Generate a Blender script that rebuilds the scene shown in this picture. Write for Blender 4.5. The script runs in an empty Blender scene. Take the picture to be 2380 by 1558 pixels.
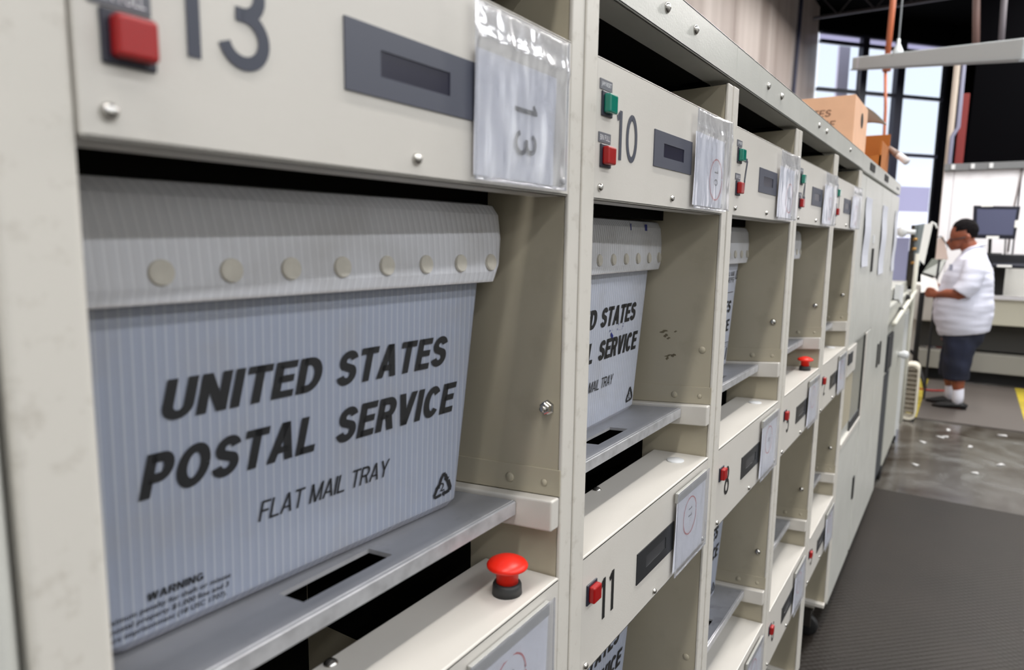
import bpy, bmesh, math, random
from mathutils import Vector, Matrix, noise
random.seed(7)
S = 0.345            # one layout unit in metres
FL = 4.3             # camera height above the floor, in layout units
sc = bpy.context.scene
C = sc.collection

def W(p):            # layout point -> world metres
    return Vector((p[0]*S, p[1]*S, (p[2]+FL)*S))
def c255(r, g, b):
    f = lambda v: (v/255/12.92) if v <= 10 else ((v/255+0.055)/1.055)**2.4
    return (f(r), f(g), f(b), 1)

# ------------------------------------------------------------------ camera
F_PX, YAW, PITCH, ROLL = 1602.92, 0.58262, -0.1391, 0.0138
Fv = Vector((math.cos(PITCH)*math.cos(YAW), math.cos(PITCH)*math.sin(YAW), math.sin(PITCH)))
R0 = Vector((math.sin(YAW), -math.cos(YAW), 0)); U0 = R0.cross(Fv)
Rv = math.cos(ROLL)*R0 + math.sin(ROLL)*U0; Uv = Rv.cross(Fv)
cam = bpy.data.cameras.new('camera'); camo = bpy.data.objects.new('camera', cam); C.objects.link(camo)
m = Matrix((Rv, Uv, -Fv)).transposed().to_4x4(); m.translation = W((0, 0, 0)); camo.matrix_world = m
cam.sensor_width = 36; cam.sensor_fit = 'HORIZONTAL'; cam.lens = F_PX/2380*36
cam.clip_start = 0.01; cam.clip_end = 200
cam.dof.use_dof = True; cam.dof.focus_distance = 0.98; cam.dof.aperture_fstop = 5.0
sc.camera = camo
# ------------------------------------------------------------------ colour management
vs = sc.view_settings
vs.view_transform = 'Standard'; vs.look = 'None'; vs.gamma = 1; vs.use_curve_mapping = False
vs.exposure = 0.0
# ------------------------------------------------------------------ sky seen through the windows
wd = bpy.data.worlds.new('sky'); sc.world = wd; wd.use_nodes = True
nt = wd.node_tree; nt.nodes.clear()
tc = nt.nodes.new('ShaderNodeTexCoord'); sep = nt.nodes.new('ShaderNodeSeparateXYZ')
rmp = nt.nodes.new('ShaderNodeValToRGB'); bg = nt.nodes.new('ShaderNodeBackground'); wo = nt.nodes.new('ShaderNodeOutputWorld')
nt.links.new(tc.outputs['Generated'], sep.inputs[0]); nt.links.new(sep.outputs[2], rmp.inputs[0])
rmp.color_ramp.elements[0].position = 0.0; rmp.color_ramp.elements[0].color = (1.05, 1.02, 1.12, 1)
rmp.color_ramp.elements[1].position = 0.45; rmp.color_ramp.elements[1].color = (0.66, 0.72, 0.86, 1)
e = rmp.color_ramp.elements.new(0.12); e.color = (0.74, 0.80, 0.86, 1)
nt.links.new(rmp.outputs[0], bg.inputs[0]); bg.inputs[1].default_value = 1.5
nt.links.new(bg.outputs[0], wo.inputs[0])
# ------------------------------------------------------------------ lights: ceiling tube rows of the hall, plus one added glare strip
def strip(x0, x1, y, z, wid, power, col=(1, 0.97, 0.93)):
    l = bpy.data.lights.new('tube_row_or_added_strip', 'AREA'); l.shape = 'RECTANGLE'
    l.size = (x1-x0)*S; l.size_y = wid*S; l.energy = power; l.color = col
    o = bpy.data.objects.new('tube_row_or_added_strip', l); C.objects.link(o); o.location = W(((x0+x1)/2, y, z))
strip(-9, 0.5, -0.5, 9.6, 0.5, 85)
strip(2.5, 12, -0.5, 9.6, 0.5, 105)
strip(14, 24, -0.6, 9.6, 0.5, 85)
strip(26, 34, -3.5, 9.6, 0.5, 240)
strip(18, 25, -2.5, 9.6, 0.5, 130)
strip(-12, 20, -9, 9.6, 0.5, 230, (0.97, 0.98, 1))
strip(-12, 24, -17, 9.6, 0.6, 420, (0.95, 0.97, 1))
strip(38, 42, -3.0, 8.6, 0.8, 260, (0.95, 0.97, 1))  # added lamp, placed only to throw a glare on the concrete
strip(12, 20, 4.5, 9.6, 0.5, 30)
strip(24, 36, 4.5, 9.6, 0.5, 50)

# ------------------------------------------------------------------ materials
MAT = {}
def mat(name, col, rough=0.5, metal=0.0, spec=0.5, noise_amt=0.0, noise_scale=8.0, bump=0.0, bump_scale=60.0, stain=None, stain_amt=0.0, stain_scale=5.0, emit=None, emit_s=0, trans=0.0, coat=0):
    if name in MAT: return MAT[name]
    mm = bpy.data.materials.new(name); mm.use_nodes = True
    n = mm.node_tree; b = n.nodes['Principled BSDF']
    b.inputs['Base Color'].default_value = col
    b.inputs['Roughness'].default_value = rough; b.inputs['Metallic'].default_value = metal
    b.inputs['Specular IOR Level'].default_value = spec
    if coat: b.inputs['Coat Weight'].default_value = coat; b.inputs['Coat Roughness'].default_value = 0.1
    if trans: b.inputs['Transmission Weight'].default_value = trans
    if emit: b.inputs['Emission Color'].default_value = emit; b.inputs['Emission Strength'].default_value = emit_s
    last = None
    if noise_amt or stain_amt or bump:
        t = n.nodes.new('ShaderNodeTexCoord')
    if noise_amt:
        nz = n.nodes.new('ShaderNodeTexNoise'); nz.inputs['Scale'].default_value = noise_scale; nz.inputs['Detail'].default_value = 4
        n.links.new(t.outputs['Object'], nz.inputs['Vector'])
        mx = n.nodes.new('ShaderNodeMix'); mx.data_type = 'RGBA'
        mr = n.nodes.new('ShaderNodeMapRange'); mr.inputs[1].default_value = 0.3; mr.inputs[2].default_value = 0.7
        n.links.new(nz.outputs[0], mr.inputs[0]); n.links.new(mr.outputs[0], mx.inputs[0])
        mx.inputs[6].default_value = tuple(v*(1-noise_amt) for v in col[:3])+(1,)
        mx.inputs[7].default_value = tuple(min(1, v*(1+noise_amt)) for v in col[:3])+(1,)
        n.links.new(mx.outputs[2], b.inputs['Base Color']); last = mx
    if stain_amt:
        nz = n.nodes.new('ShaderNodeTexNoise'); nz.inputs['Scale'].default_value = stain_scale; nz.inputs['Detail'].default_value = 6; nz.inputs['Roughness'].default_value = 0.65
        n.links.new(t.outputs['Object'], nz.inputs['Vector'])
        mr = n.nodes.new('ShaderNodeMapRange'); mr.inputs[1].default_value = 0.55; mr.inputs[2].default_value = 0.75; mr.inputs[4].default_value = stain_amt
        n.links.new(nz.outputs[0], mr.inputs[0])
        mx = n.nodes.new('ShaderNodeMix'); mx.data_type = 'RGBA'
        n.links.new(mr.outputs[0], mx.inputs[0])
        if last: n.links.new(last.outputs[2], mx.inputs[6])
        else: mx.inputs[6].default_value = col
        mx.inputs[7].default_value = stain
        n.links.new(mx.outputs[2], b.inputs['Base Color']); last = mx
    if bump:
        nz = n.nodes.new('ShaderNodeTexNoise'); nz.inputs['Scale'].default_value = bump_scale; nz.inputs['Detail'].default_value = 3
        n.links.new(t.outputs['Object'], nz.inputs['Vector'])
        bp = n.nodes.new('ShaderNodeBump'); bp.inputs['Strength'].default_value = bump; bp.inputs['Distance'].default_value = 0.002
        n.links.new(nz.outputs[0], bp.inputs['Height']); n.links.new(bp.outputs[0], b.inputs['Normal'])
    MAT[name] = mm
    return mm
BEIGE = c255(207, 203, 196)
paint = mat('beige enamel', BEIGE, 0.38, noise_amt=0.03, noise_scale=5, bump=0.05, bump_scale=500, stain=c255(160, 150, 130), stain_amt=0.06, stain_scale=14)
paint_in = mat('beige enamel shaded inside wall', c255(177, 169, 149), 0.42, noise_amt=0.04, noise_scale=7, stain=c255(120, 110, 90), stain_amt=0.25, stain_scale=9)  # same enamel, colour darkened for the shade on the inner walls
paint_rail = mat('beige enamel beam', c255(200, 200, 194), 0.33, noise_amt=0.05, noise_scale=9, bump=0.12, bump_scale=420)
paint_edge = mat('worn beige edge', c255(210, 206, 198), 0.4, stain=c255(120, 106, 84), stain_amt=0.3, stain_scale=60)
dark = mat('black for unlit interior', c255(18, 17, 15), 0.9, spec=0.05)  # near-black colour stands in for the unlit depth of the bays
darkgrey = mat('dark grey plastic', c255(45, 47, 52), 0.5)
steel = mat('screw steel', c255(190, 188, 184), 0.22, metal=1)
hole = mat('socket black', c255(18, 18, 18), 0.6)
alu = mat('brushed aluminium shelf', c255(164, 165, 170), 0.5, metal=0.35, noise_amt=0.12, noise_scale=10, stain=c255(70, 68, 66), stain_amt=0.5, stain_scale=12)
alu_edge = mat('bright aluminium edge', c255(205, 206, 210), 0.4, metal=0.6, noise_amt=0.15, noise_scale=60)
plate_grey = mat('slate display plate', c255(74, 77, 90), 0.45)
plate_black = mat('black display plate', c255(40, 42, 45), 0.35)
lcd = mat('display glass', c255(20, 20, 44), 0.3)
lcd2 = mat('display glass grey', c255(62, 63, 66), 0.3)
green = mat('green push button', c255(0, 122, 104), 0.18, coat=0.6)
red = mat('red push button', c255(158, 8, 10), 0.3, coat=0.15)
redcap = mat('red mushroom cap', c255(232, 38, 20), 0.35)
bezel = mat('navy button bezel', c255(40, 42, 56), 0.4)
num_grey = mat('slate numeral ink', c255(60, 64, 78), 0.5)
num_black = mat('black numeral ink', c255(28, 28, 28), 0.5)
label_grey = mat('slate label plate', c255(96, 98, 106), 0.5)
white_ink = mat('white lettering', c255(225, 226, 230), 0.5)
ink = mat('black print on tray', c255(30, 31, 34), 0.45)
red_ink = mat('red marker', c255(206, 56, 52), 0.6)
paper = mat('white paper', c255(244, 245, 252), 0.7)
plug = mat('white plastic plug', c255(214, 216, 218), 0.4)
scuff = mat('dark scuff', c255(105, 96, 76), 0.7)
rubber = mat('black rubber', c255(24, 24, 25), 0.6)
collar_m = mat('black collar plastic', c255(46, 47, 48), 0.5)

def tray_mat(name, base, line, period, v0=0.0):
    mm = bpy.data.materials.new(name); mm.use_nodes = True; n = mm.node_tree; b = n.nodes['Principled BSDF']
    uv = n.nodes.new('ShaderNodeUVMap'); sx = n.nodes.new('ShaderNodeSeparateXYZ'); n.links.new(uv.outputs[0], sx.inputs[0])
    mu = n.nodes.new('ShaderNodeMath'); mu.operation = 'MULTIPLY'; mu.inputs[1].default_value = 2*math.pi/period
    n.links.new(sx.outputs[0], mu.inputs[0])
    si = n.nodes.new('ShaderNodeMath'); si.operation = 'SINE'; n.links.new(mu.outputs[0], si.inputs[0])
    mr = n.nodes.new('ShaderNodeMapRange'); mr.inputs[1].default_value = 0.72; mr.inputs[2].default_value = 1.0; mr.inputs[4].default_value = .75
    n.links.new(si.outputs[0], mr.inputs[0])
    t = n.nodes.new('ShaderNodeTexCoord'); nz = n.nodes.new('ShaderNodeTexNoise'); nz.inputs['Scale'].default_value = 14; nz.inputs['Detail'].default_value = 5
    n.links.new(t.outputs['Object'], nz.inputs['Vector'])
    mx = n.nodes.new('ShaderNodeMix'); mx.data_type = 'RGBA'; mx.inputs[6].default_value = base; mx.inputs[7].default_value = line
    n.links.new(mr.outputs[0], mx.inputs[0])
    mr2 = n.nodes.new('ShaderNodeMapRange'); mr2.inputs[1].default_value = 0.5; mr2.inputs[2].default_value = 0.8; mr2.inputs[4].default_value = 0.35
    n.links.new(nz.outputs[0], mr2.inputs[0])
    m2 = n.nodes.new('ShaderNodeMix'); m2.data_type = 'RGBA'; n.links.new(mx.outputs[2], m2.inputs[6]); m2.inputs[7].default_value = c255(150, 145, 138)
    n.links.new(mr2.outputs[0], m2.inputs[0])
    # tan grime along the lower edge (uv v is the height on the wall)
    mr3 = n.nodes.new('ShaderNodeMapRange'); mr3.inputs[1].default_value = v0+(.028 if v0 == 0 else .008); mr3.inputs[2].default_value = v0; mr3.inputs[4].default_value = 0.6
    n.links.new(sx.outputs[1], mr3.inputs[0])
    mm3 = n.nodes.new('ShaderNodeMath'); mm3.operation = 'MULTIPLY'; n.links.new(mr3.outputs[0], mm3.inputs[0]); n.links.new(nz.outputs[0], mm3.inputs[1])
    m3 = n.nodes.new('ShaderNodeMix'); m3.data_type = 'RGBA'; n.links.new(m2.outputs[2], m3.inputs[6]); m3.inputs[7].default_value = c255(120, 96, 66)
    n.links.new(mm3.outputs[0], m3.inputs[0]); n.links.new(m3.outputs[2], b.inputs['Base Color'])
    bp = n.nodes.new('ShaderNodeBump'); bp.inputs['Strength'].default_value = 0.2; bp.inputs['Distance'].default_value = 0.001
    n.links.new(si.outputs[0], bp.inputs['Height']); n.links.new(bp.outputs[0], b.inputs['Normal'])
    b.inputs['Roughness'].default_value = 0.38
    b.inputs['Subsurface Weight'].default_value = 0.0
    return mm
tray_body = tray_mat('fluted translucent plastic', c255(148, 155, 172), c255(176, 180, 190), 0.0217)
tray_body_w = tray_mat('fluted clear white plastic', c255(178, 183, 197), c255(204, 207, 216), 0.0217)
tray_rim = tray_mat('fluted milky rim plastic', c255(204, 205, 211), c255(222, 223, 228), 0.0217, .69)
tray_rim_w = tray_mat('fluted bright rim plastic', c255(206, 207, 212), c255(226, 227, 232), 0.0217, .69)
dimple_m = mat('tan weld spot', c255(196, 191, 180), 0.3, noise_amt=0.08, noise_scale=90)

def film_mat():
    mm = bpy.data.materials.new('clear wrinkled film'); mm.use_nodes = True; n = mm.node_tree; n.nodes.clear()
    out = n.nodes.new('ShaderNodeOutputMaterial'); tr = n.nodes.new('ShaderNodeBsdfTransparent'); tr.inputs[0].default_value = (0.98, 0.985, 1, 1)
    gl = n.nodes.new('ShaderNodeBsdfGlossy'); gl.inputs['Roughness'].default_value = 0.13; gl.inputs[0].default_value = (1, 1, 1, 1)
    df = n.nodes.new('ShaderNodeBsdfDiffuse'); df.inputs[0].default_value = (0.86, 0.88, 0.95, 1)
    fr = n.nodes.new('ShaderNodeFresnel'); fr.inputs[0].default_value = 1.5
    t = n.nodes.new('ShaderNodeTexCoord'); nz = n.nodes.new('ShaderNodeTexNoise'); nz.inputs['Scale'].default_value = 26; nz.inputs['Detail'].default_value = 2
    mp = n.nodes.new('ShaderNodeMapping'); mp.inputs['Scale'].default_value = (1, 1, 0.35)
    n.links.new(t.outputs['Object'], mp.inputs[0]); n.links.new(mp.outputs[0], nz.inputs['Vector'])
    bp = n.nodes.new('ShaderNodeBump'); bp.inputs['Strength'].default_value = 0.9; bp.inputs['Distance'].default_value = 0.006
    n.links.new(nz.outputs[0], bp.inputs['Height']); n.links.new(bp.outputs[0], gl.inputs['Normal']); n.links.new(bp.outputs[0], fr.inputs['Normal'])
    a = n.nodes.new('ShaderNodeMixShader'); a.inputs[0].default_value = 0.10; n.links.new(tr.outputs[0], a.inputs[1]); n.links.new(df.outputs[0], a.inputs[2])
    mu = n.nodes.new('ShaderNodeMath'); mu.operation = 'MULTIPLY_ADD'; mu.inputs[1].default_value = 0.45; mu.inputs[2].default_value = 0.035; mu.use_clamp = True
    n.links.new(fr.outputs[0], mu.inputs[0])
    bb = n.nodes.new('ShaderNodeMixShader'); n.links.new(mu.outputs[0], bb.inputs[0]); n.links.new(a.outputs[0], bb.inputs[1]); n.links.new(gl.outputs[0], bb.inputs[2])
    n.links.new(bb.outputs[0], out.inputs[0]); return mm
film = film_mat()

# ------------------------------------------------------------------ mesh builder
class MB:
    def __init__(s): s.v = []; s.f = []; s.uv = None
    def add(s, vs, fs, uvs=None):
        b = len(s.v); s.v += [tuple(p) for p in vs]; s.f += [tuple(b+i for i in f) for f in fs]
        if uvs is not None:
            if s.uv is None: s.uv = {}
            for i, t in enumerate(uvs): s.uv[b+i] = t
        return s
    def box(s, x0, y0, z0, x1, y1, z1):
        vs = [(x, y, z) for z in (z0, z1) for y in (y0, y1) for x in (x0, x1)]
        return s.add(vs, [(0, 2, 3, 1), (4, 5, 7, 6), (0, 1, 5, 4), (2, 6, 7, 3), (0, 4, 6, 2), (1, 3, 7, 5)])
    def hexa(s, p):   # eight corners: bottom ring 0-3, top ring 4-7
        return s.add(p, [(3, 2, 1, 0), (4, 5, 6, 7), (0, 1, 5, 4), (1, 2, 6, 5), (2, 3, 7, 6), (3, 0, 4, 7)])
    def tube(s, pts, rad, n=12, cap=True, up=None):
        pts = [Vector(p) for p in pts]
        if not isinstance(rad, (list, tuple)): rad = [rad]*len(pts)
        b = len(s.v); ref = None
        for i, p in enumerate(pts):
            d = (pts[min(i+1, len(pts)-1)]-pts[max(i-1, 0)]).normalized()
            if ref is None:
                ref = Vector(up) if up else (Vector((0, 0, 1)) if abs(d.z) < 0.9 else Vector((1, 0, 0)))
            a = (ref - d*ref.dot(d)).normalized(); ref = a; c = d.cross(a)
            r = rad[i]; ra, rc = (r if isinstance(r, tuple) else (r, r))
            for k in range(n):
                t = 2*math.pi*k/n; s.v.append(tuple(p + a*ra*math.cos(t) + c*rc*math.sin(t)))
        for i in range(len(pts)-1):
            for k in range(n):
                s.f.append((b+i*n+k, b+i*n+(k+1) % n, b+(i+1)*n+(k+1) % n, b+(i+1)*n+k))
        if cap:
            s.f.append(tuple(b+k for k in range(n))[::-1]); s.f.append(tuple(b+(len(pts)-1)*n+k for k in range(n)))
        return s
    def lathe(s, o, axis, prof, n=20):   # prof: (distance along axis, radius)
        return s.tube([Vector(o)+Vector(axis)*d for d, r in prof], [max(r, 1e-4) for d, r in prof], n)
    def grid(s, fn, nu, nv, uvf=None):
        vs = [fn(i/nu, j/nv) for j in range(nv+1) for i in range(nu+1)]
        fs = [(j*(nu+1)+i, j*(nu+1)+i+1, (j+1)*(nu+1)+i+1, (j+1)*(nu+1)+i) for j in range(nv) for i in range(nu)]
        return s.add(vs, fs, None if uvf is None else [uvf(i/nu, j/nv) for j in range(nv+1) for i in range(nu+1)])
    def ell(s, c, r, nu=16, nv=10):
        rings = []
        return s.tube([(c[0], c[1], c[2]-r[2]*math.cos(math.pi*j/nv)) for j in range(nv+1)],
                      [(max(1e-3, r[0]*math.sin(math.pi*j/nv)), max(1e-3, r[1]*math.sin(math.pi*j/nv))) for j in range(nv+1)], nu, up=(1, 0, 0))
ORG = {}
def finish(name, mb, material, parent=None, loc=None, bevel=0, smooth=False, seg=2, mods=None, label=None, stuff=False):
    org = ORG[parent.name] if parent else (Vector(loc) if loc else Vector((sum(v[0] for v in mb.v)/len(mb.v), sum(v[1] for v in mb.v)/len(mb.v), min(v[2] for v in mb.v))))
    me = bpy.data.meshes.new(name)
    me.from_pydata([tuple((Vector(v)-org)*S) for v in mb.v], [], mb.f); me.update()
    if mb.uv:
        ul = me.uv_layers.new(name='UVMap')
        for lp in me.loops: ul.data[lp.index].uv = mb.uv.get(lp.vertex_index, (0, 0))
    bm = bmesh.new(); bm.from_mesh(me)
    if not mb.uv: bmesh.ops.recalc_face_normals(bm, faces=bm.faces)
    bm.to_mesh(me); bm.free()
    if isinstance(material, (list, tuple)):
        for q in material: me.materials.append(q)
    else: me.materials.append(material)
    if smooth: me.shade_smooth()
    o = bpy.data.objects.new(name, me); C.objects.link(o); ORG[o.name] = org
    if parent: o.parent = parent
    else: o.location = W(org)
    if bevel:
        b = o.modifiers.new('bevel', 'BEVEL'); b.width = bevel*S; b.segments = seg; b.limit_method = 'ANGLE'; b.angle_limit = math.radians(40)
    if label: o['label'] = label
    if stuff: o['kind'] = 'stuff'
    return o
def thing(name, label, cat, loc, group=None):
    o = bpy.data.objects.new(name, None); C.objects.link(o); o.location = W(loc); o.empty_display_size = 0.05
    ORG[o.name] = Vector(loc); return tag(o, label, cat, group)
def tag(o, label, cat, group=None):
    o['label'] = label; o['category'] = cat
    if group: o['group'] = group
    return o
def struct(o): o['kind'] = 'structure'; return o
def boxp(name, mt, par, *a, bevel=0.003, **k): return finish(name, MB().box(*a), mt, par, bevel=bevel, **k)

# ------------------------------------------------------------------ lettering
_tc = {}
def text2d(body, bold=0.0, shear=0.0):
    key = (body, bold, shear)
    if key in _tc: return _tc[key]
    cu = bpy.data.curves.new('t', 'FONT'); cu.body = body; cu.offset = bold; cu.shear = shear; cu.resolution_u = 3
    if bold: cu.space_character = 1.0+bold*2.5
    o = bpy.data.objects.new('t', cu); C.objects.link(o)
    dg = bpy.context.evaluated_depsgraph_get(); dg.update()
    me = bpy.data.meshes.new_from_object(o.evaluated_get(dg))
    vs = [(v.co.x, v.co.y) for v in me.vertices]; fs = [tuple(p.vertices) for p in me.polygons]
    bpy.data.objects.remove(o); bpy.data.curves.remove(cu); bpy.data.meshes.remove(me)
    x0 = min(v[0] for v in vs); x1 = max(v[0] for v in vs); y0 = min(v[1] for v in vs); y1 = max(v[1] for v in vs)
    vs = [((x-x0)/(x1-x0), (y-y0)/(y1-y0)) for x, y in vs]
    _tc[key] = (vs, fs, (x1-x0)/(y1-y0)); return _tc[key]
def put_text(mb, body, fn, x0, y0, x1, y1, bold=0.0, shear=0.0):
    vs, fs, asp = text2d(body, bold, shear)
    mb.add([fn(x0+(x1-x0)*u, y0+(y1-y0)*v) for u, v in vs], fs); return mb
def arc(cx, cy, rx, ry, a0, a1, n=18):
    return [(cx+rx*math.cos(math.radians(a0+(a1-a0)*i/n)), cy+ry*math.sin(math.radians(a0+(a1-a0)*i/n))) for i in range(n+1)]
def digit(ch):      # centre lines in a box 0.58 wide, 1 high ; returns width and strokes
    if ch == '1': return 0.24, [[(0.0, 0.83), (0.06, 0.86), (0.13, 0.93)], [(0.17, 0.0), (0.17, 1.0)]]
    if ch == '0': return 0.58, [arc(0.29, 0.5, 0.23, 0.44, 90, 450, 40)]
    if ch == '3': return 0.56, [arc(0.26, 0.735, 0.2, 0.205, 165, -90, 20), [(0.17, 0.53), (0.27, 0.53)], arc(0.26, 0.295, 0.235, 0.235, 90, -165, 24)]
    if ch == '7': return 0.46, [[(0.0, 0.94), (0.42, 0.94)], [(0.42, 0.94), (0.3, 0.62), (0.22, 0.35), (0.18, 0.0)]]
    if ch == '4': return 0.52, [[(0.36, 0.0), (0.36, 1.0)], [(0.36, 0.98), (0.03, 0.28)], [(0.0, 0.27), (0.5, 0.27)]]
    if ch == '8': return 0.52, [arc(0.25, 0.735, 0.17, 0.205, 90, 450, 30), arc(0.25, 0.28, 0.205, 0.225, 90, 450, 30)]
    if ch == '5': return 0.5, [[(0.42, 0.94), (0.1, 0.94), (0.06, 0.52)], arc(0.22, 0.31, 0.2, 0.25, 140, -150, 24)]
    if ch == '2': return 0.5, [arc(0.23, 0.73, 0.19, 0.21, 160, -30, 18)+[(0.05, 0.06)], [(0.0, 0.06), (0.45, 0.06)]]
    if ch == '6': return 0.52, [arc(0.25, 0.3, 0.2, 0.24, 0, 360, 30), [(0.055, 0.36), (0.13, 0.66), (0.3, 0.97)]]
    if ch == '9': return 0.52, [arc(0.25, 0.7, 0.2, 0.24, 0, 360, 30), [(0.445, 0.64), (0.37, 0.34), (0.2, 0.03)]]
    return 0.3, []
def stroke(mb, pl, w, fn):
    L = []; R = []
    for i, p in enumerate(pl):
        a = pl[max(i-1, 0)]; b = pl[min(i+1, len(pl)-1)]; dx, dy = b[0]-a[0], b[1]-a[1]; l = math.hypot(dx, dy) or 1
        if i == 0 and len(pl) > 2 and math.hypot(pl[0][0]-pl[-1][0], pl[0][1]-pl[-1][1]) < 1e-4: pass
        L.append((p[0]-dy/l*w/2, p[1]+dx/l*w/2)); R.append((p[0]+dy/l*w/2, p[1]-dx/l*w/2))
    n = len(pl); mb.add([fn(*q) for q in L+R], [(i, n+i, n+i+1, i+1) for i in range(n-1)])
def put_number(mb, s, fn, x0, z0, h, w=0.13, gap=0.22, xs=1.0):
    x = 0
    for ch in s:
        wd, st = digit(ch)
        for k, pl in enumerate(st):
            n0 = len(mb.v); stroke(mb, pl, w, lambda u, v, x=x: fn(x0+(x+u)*h*xs, z0+v*h))
            for q in range(n0, len(mb.v)): mb.v[q] = (mb.v[q][0], mb.v[q][1]-.0004*k, mb.v[q][2])
        x += wd+gap
    return mb

def grot(body, w=.2, gap=.085, space=.36):
    """plain heavy grotesque capitals drawn as strokes; returns verts, faces normalised to 0..1 with the cap height as 1"""
    key = ('grot', body, w)
    if key in _tc: return _tc[key]
    mb = MB(); h = w/2; X = 0.0; fn = lambda u, v: (u, v, 0)
    def para(xa, ya, xb, yb, ww=None):
        q = (ww or w)*.52; mb.add([(xa-q, ya, 0), (xa+q, ya, 0), (xb+q, yb, 0), (xb-q, yb, 0)], [(0, 1, 2, 3)])
    def st(*pl): stroke(mb, [(X+x, y) for x, y in pl], w, fn)
    def hz(x0, x1, y): stroke(mb, [(X+x0, y), (X+x1, y)], w*.9, fn)
    for ch in body:
        if ch == ' ': X += space; continue
        Wd = dict(E=.56, F=.54, T=.60, I=w, L=.54, U=.64, N=.66, A=.70, V=.68, W=.94, M=.78, Y=.66, S=.62, C=.66, G=.70, O=.72, D=.66, P=.60, R=.64, B=.64).get(ch, .6)
        if ch in 'EFLBDPRINU' and ch != 'U': st((h, 0), (h, 1))
        if ch == 'E': hz(h, Wd, 1-h*.9); hz(h, Wd-.04, .52); hz(h, Wd, h*.9)
        if ch == 'F': hz(h, Wd, 1-h*.9); hz(h, Wd-.06, .5)
        if ch == 'L': hz(h, Wd, h*.9)
        if ch == 'T': hz(0, Wd, 1-h*.9); st((Wd/2, 0), (Wd/2, 1))
        if ch == 'U': st(*([(h, 1), (h, .5)]+arc(Wd/2, .34, Wd/2-h, .34-h, 180, 360, 20)+[(Wd-h, .5), (Wd-h, 1)]))
        if ch == 'N': st((Wd-h, 0), (Wd-h, 1)); para(X+h, 1, X+Wd-h, 0)
        if ch == 'M': st((h, 0), (h, 1)); st((Wd-h, 0), (Wd-h, 1)); para(X+h, 1, X+Wd/2, 0); para(X+Wd-h, 1, X+Wd/2, 0)
        if ch == 'A': para(X+h, 0, X+Wd/2, 1); para(X+Wd-h, 0, X+Wd/2, 1); stroke(mb, [(X+.16, .29), (X+Wd-.16, .29)], w*.8, fn)
        if ch == 'V': para(X+h, 1, X+Wd/2, 0); para(X+Wd-h, 1, X+Wd/2, 0)
        if ch == 'W': para(X+h, 1, X+Wd*.27, 0); para(X+Wd*.5, 1, X+Wd*.27, 0); para(X+Wd*.5, 1, X+Wd*.73, 0); para(X+Wd-h, 1, X+Wd*.73, 0)
        if ch == 'Y': para(X+h, 1, X+Wd/2, .42); para(X+Wd-h, 1, X+Wd/2, .42); st((Wd/2, 0), (Wd/2, .44))
        if ch == 'S':
            md = .515; rt = (1-h-md)/2; rb = (md-h)/2
            st(*(arc(Wd/2, md+rt, Wd/2-h-.015, rt, 12, 230, 18)+[(Wd/2-.09, md+.035), (Wd/2+.09, md-.035)]+arc(Wd/2, h+rb, Wd/2-h, rb, 50, -168, 18)))
        if ch == 'C': st(*arc(Wd/2, .5, Wd/2-h, .5-h+.01, 38, 322, 30))
        if ch == 'G': st(*arc(Wd/2, .5, Wd/2-h, .5-h+.01, 38, 330, 30)); hz(Wd*.5, Wd, .44); st((Wd-h, .08), (Wd-h, .46))
        if ch == 'O': st(*arc(Wd/2, .5, Wd/2-h, .5-h+.012, 0, 360, 40))
        if ch == 'D': st(*([(h, 1-h), (Wd*.42, 1-h)]+arc(Wd*.42, .5, Wd*.58-h, .5-h, 90, -90, 22)+[(h, h)]))
        if ch in 'PR':
            lo = .43 if ch == 'P' else .47; rr = (1-h-lo)/2
            st(*([(h, 1-h), (Wd*.55, 1-h)]+arc(Wd*.55, lo+rr, Wd*.45-h, rr, 90, -90, 16)+[(h, lo)]))
            if ch == 'R': para(X+Wd-h, 0, X+Wd*.62, lo)
        if ch == 'B':
            for lo, hi in ((.52, 1-h), (h, .52)): rr = (hi-lo)/2; st(*([(h, hi), (Wd*.55, hi)]+arc(Wd*.55, lo+rr, Wd*.45-h, rr, 90, -90, 14)+[(h, lo)]))
        X += Wd+gap
    X -= gap
    vs = [(v[0]/X, v[1]) for v in mb.v]; _tc[key] = (vs, mb.f, X); return _tc[key]
def put_caps(mb, body, fn, x0, y0, x1, y1, w=.2, lean=.24):
    vs, fs, X = grot(body, w); k = lean*(y1-y0); lp = []
    mb.add([fn(x0+(x1-x0-k)*u+k*v, y0+(y1-y0)*v) for u, v in vs], fs); return mb

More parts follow.
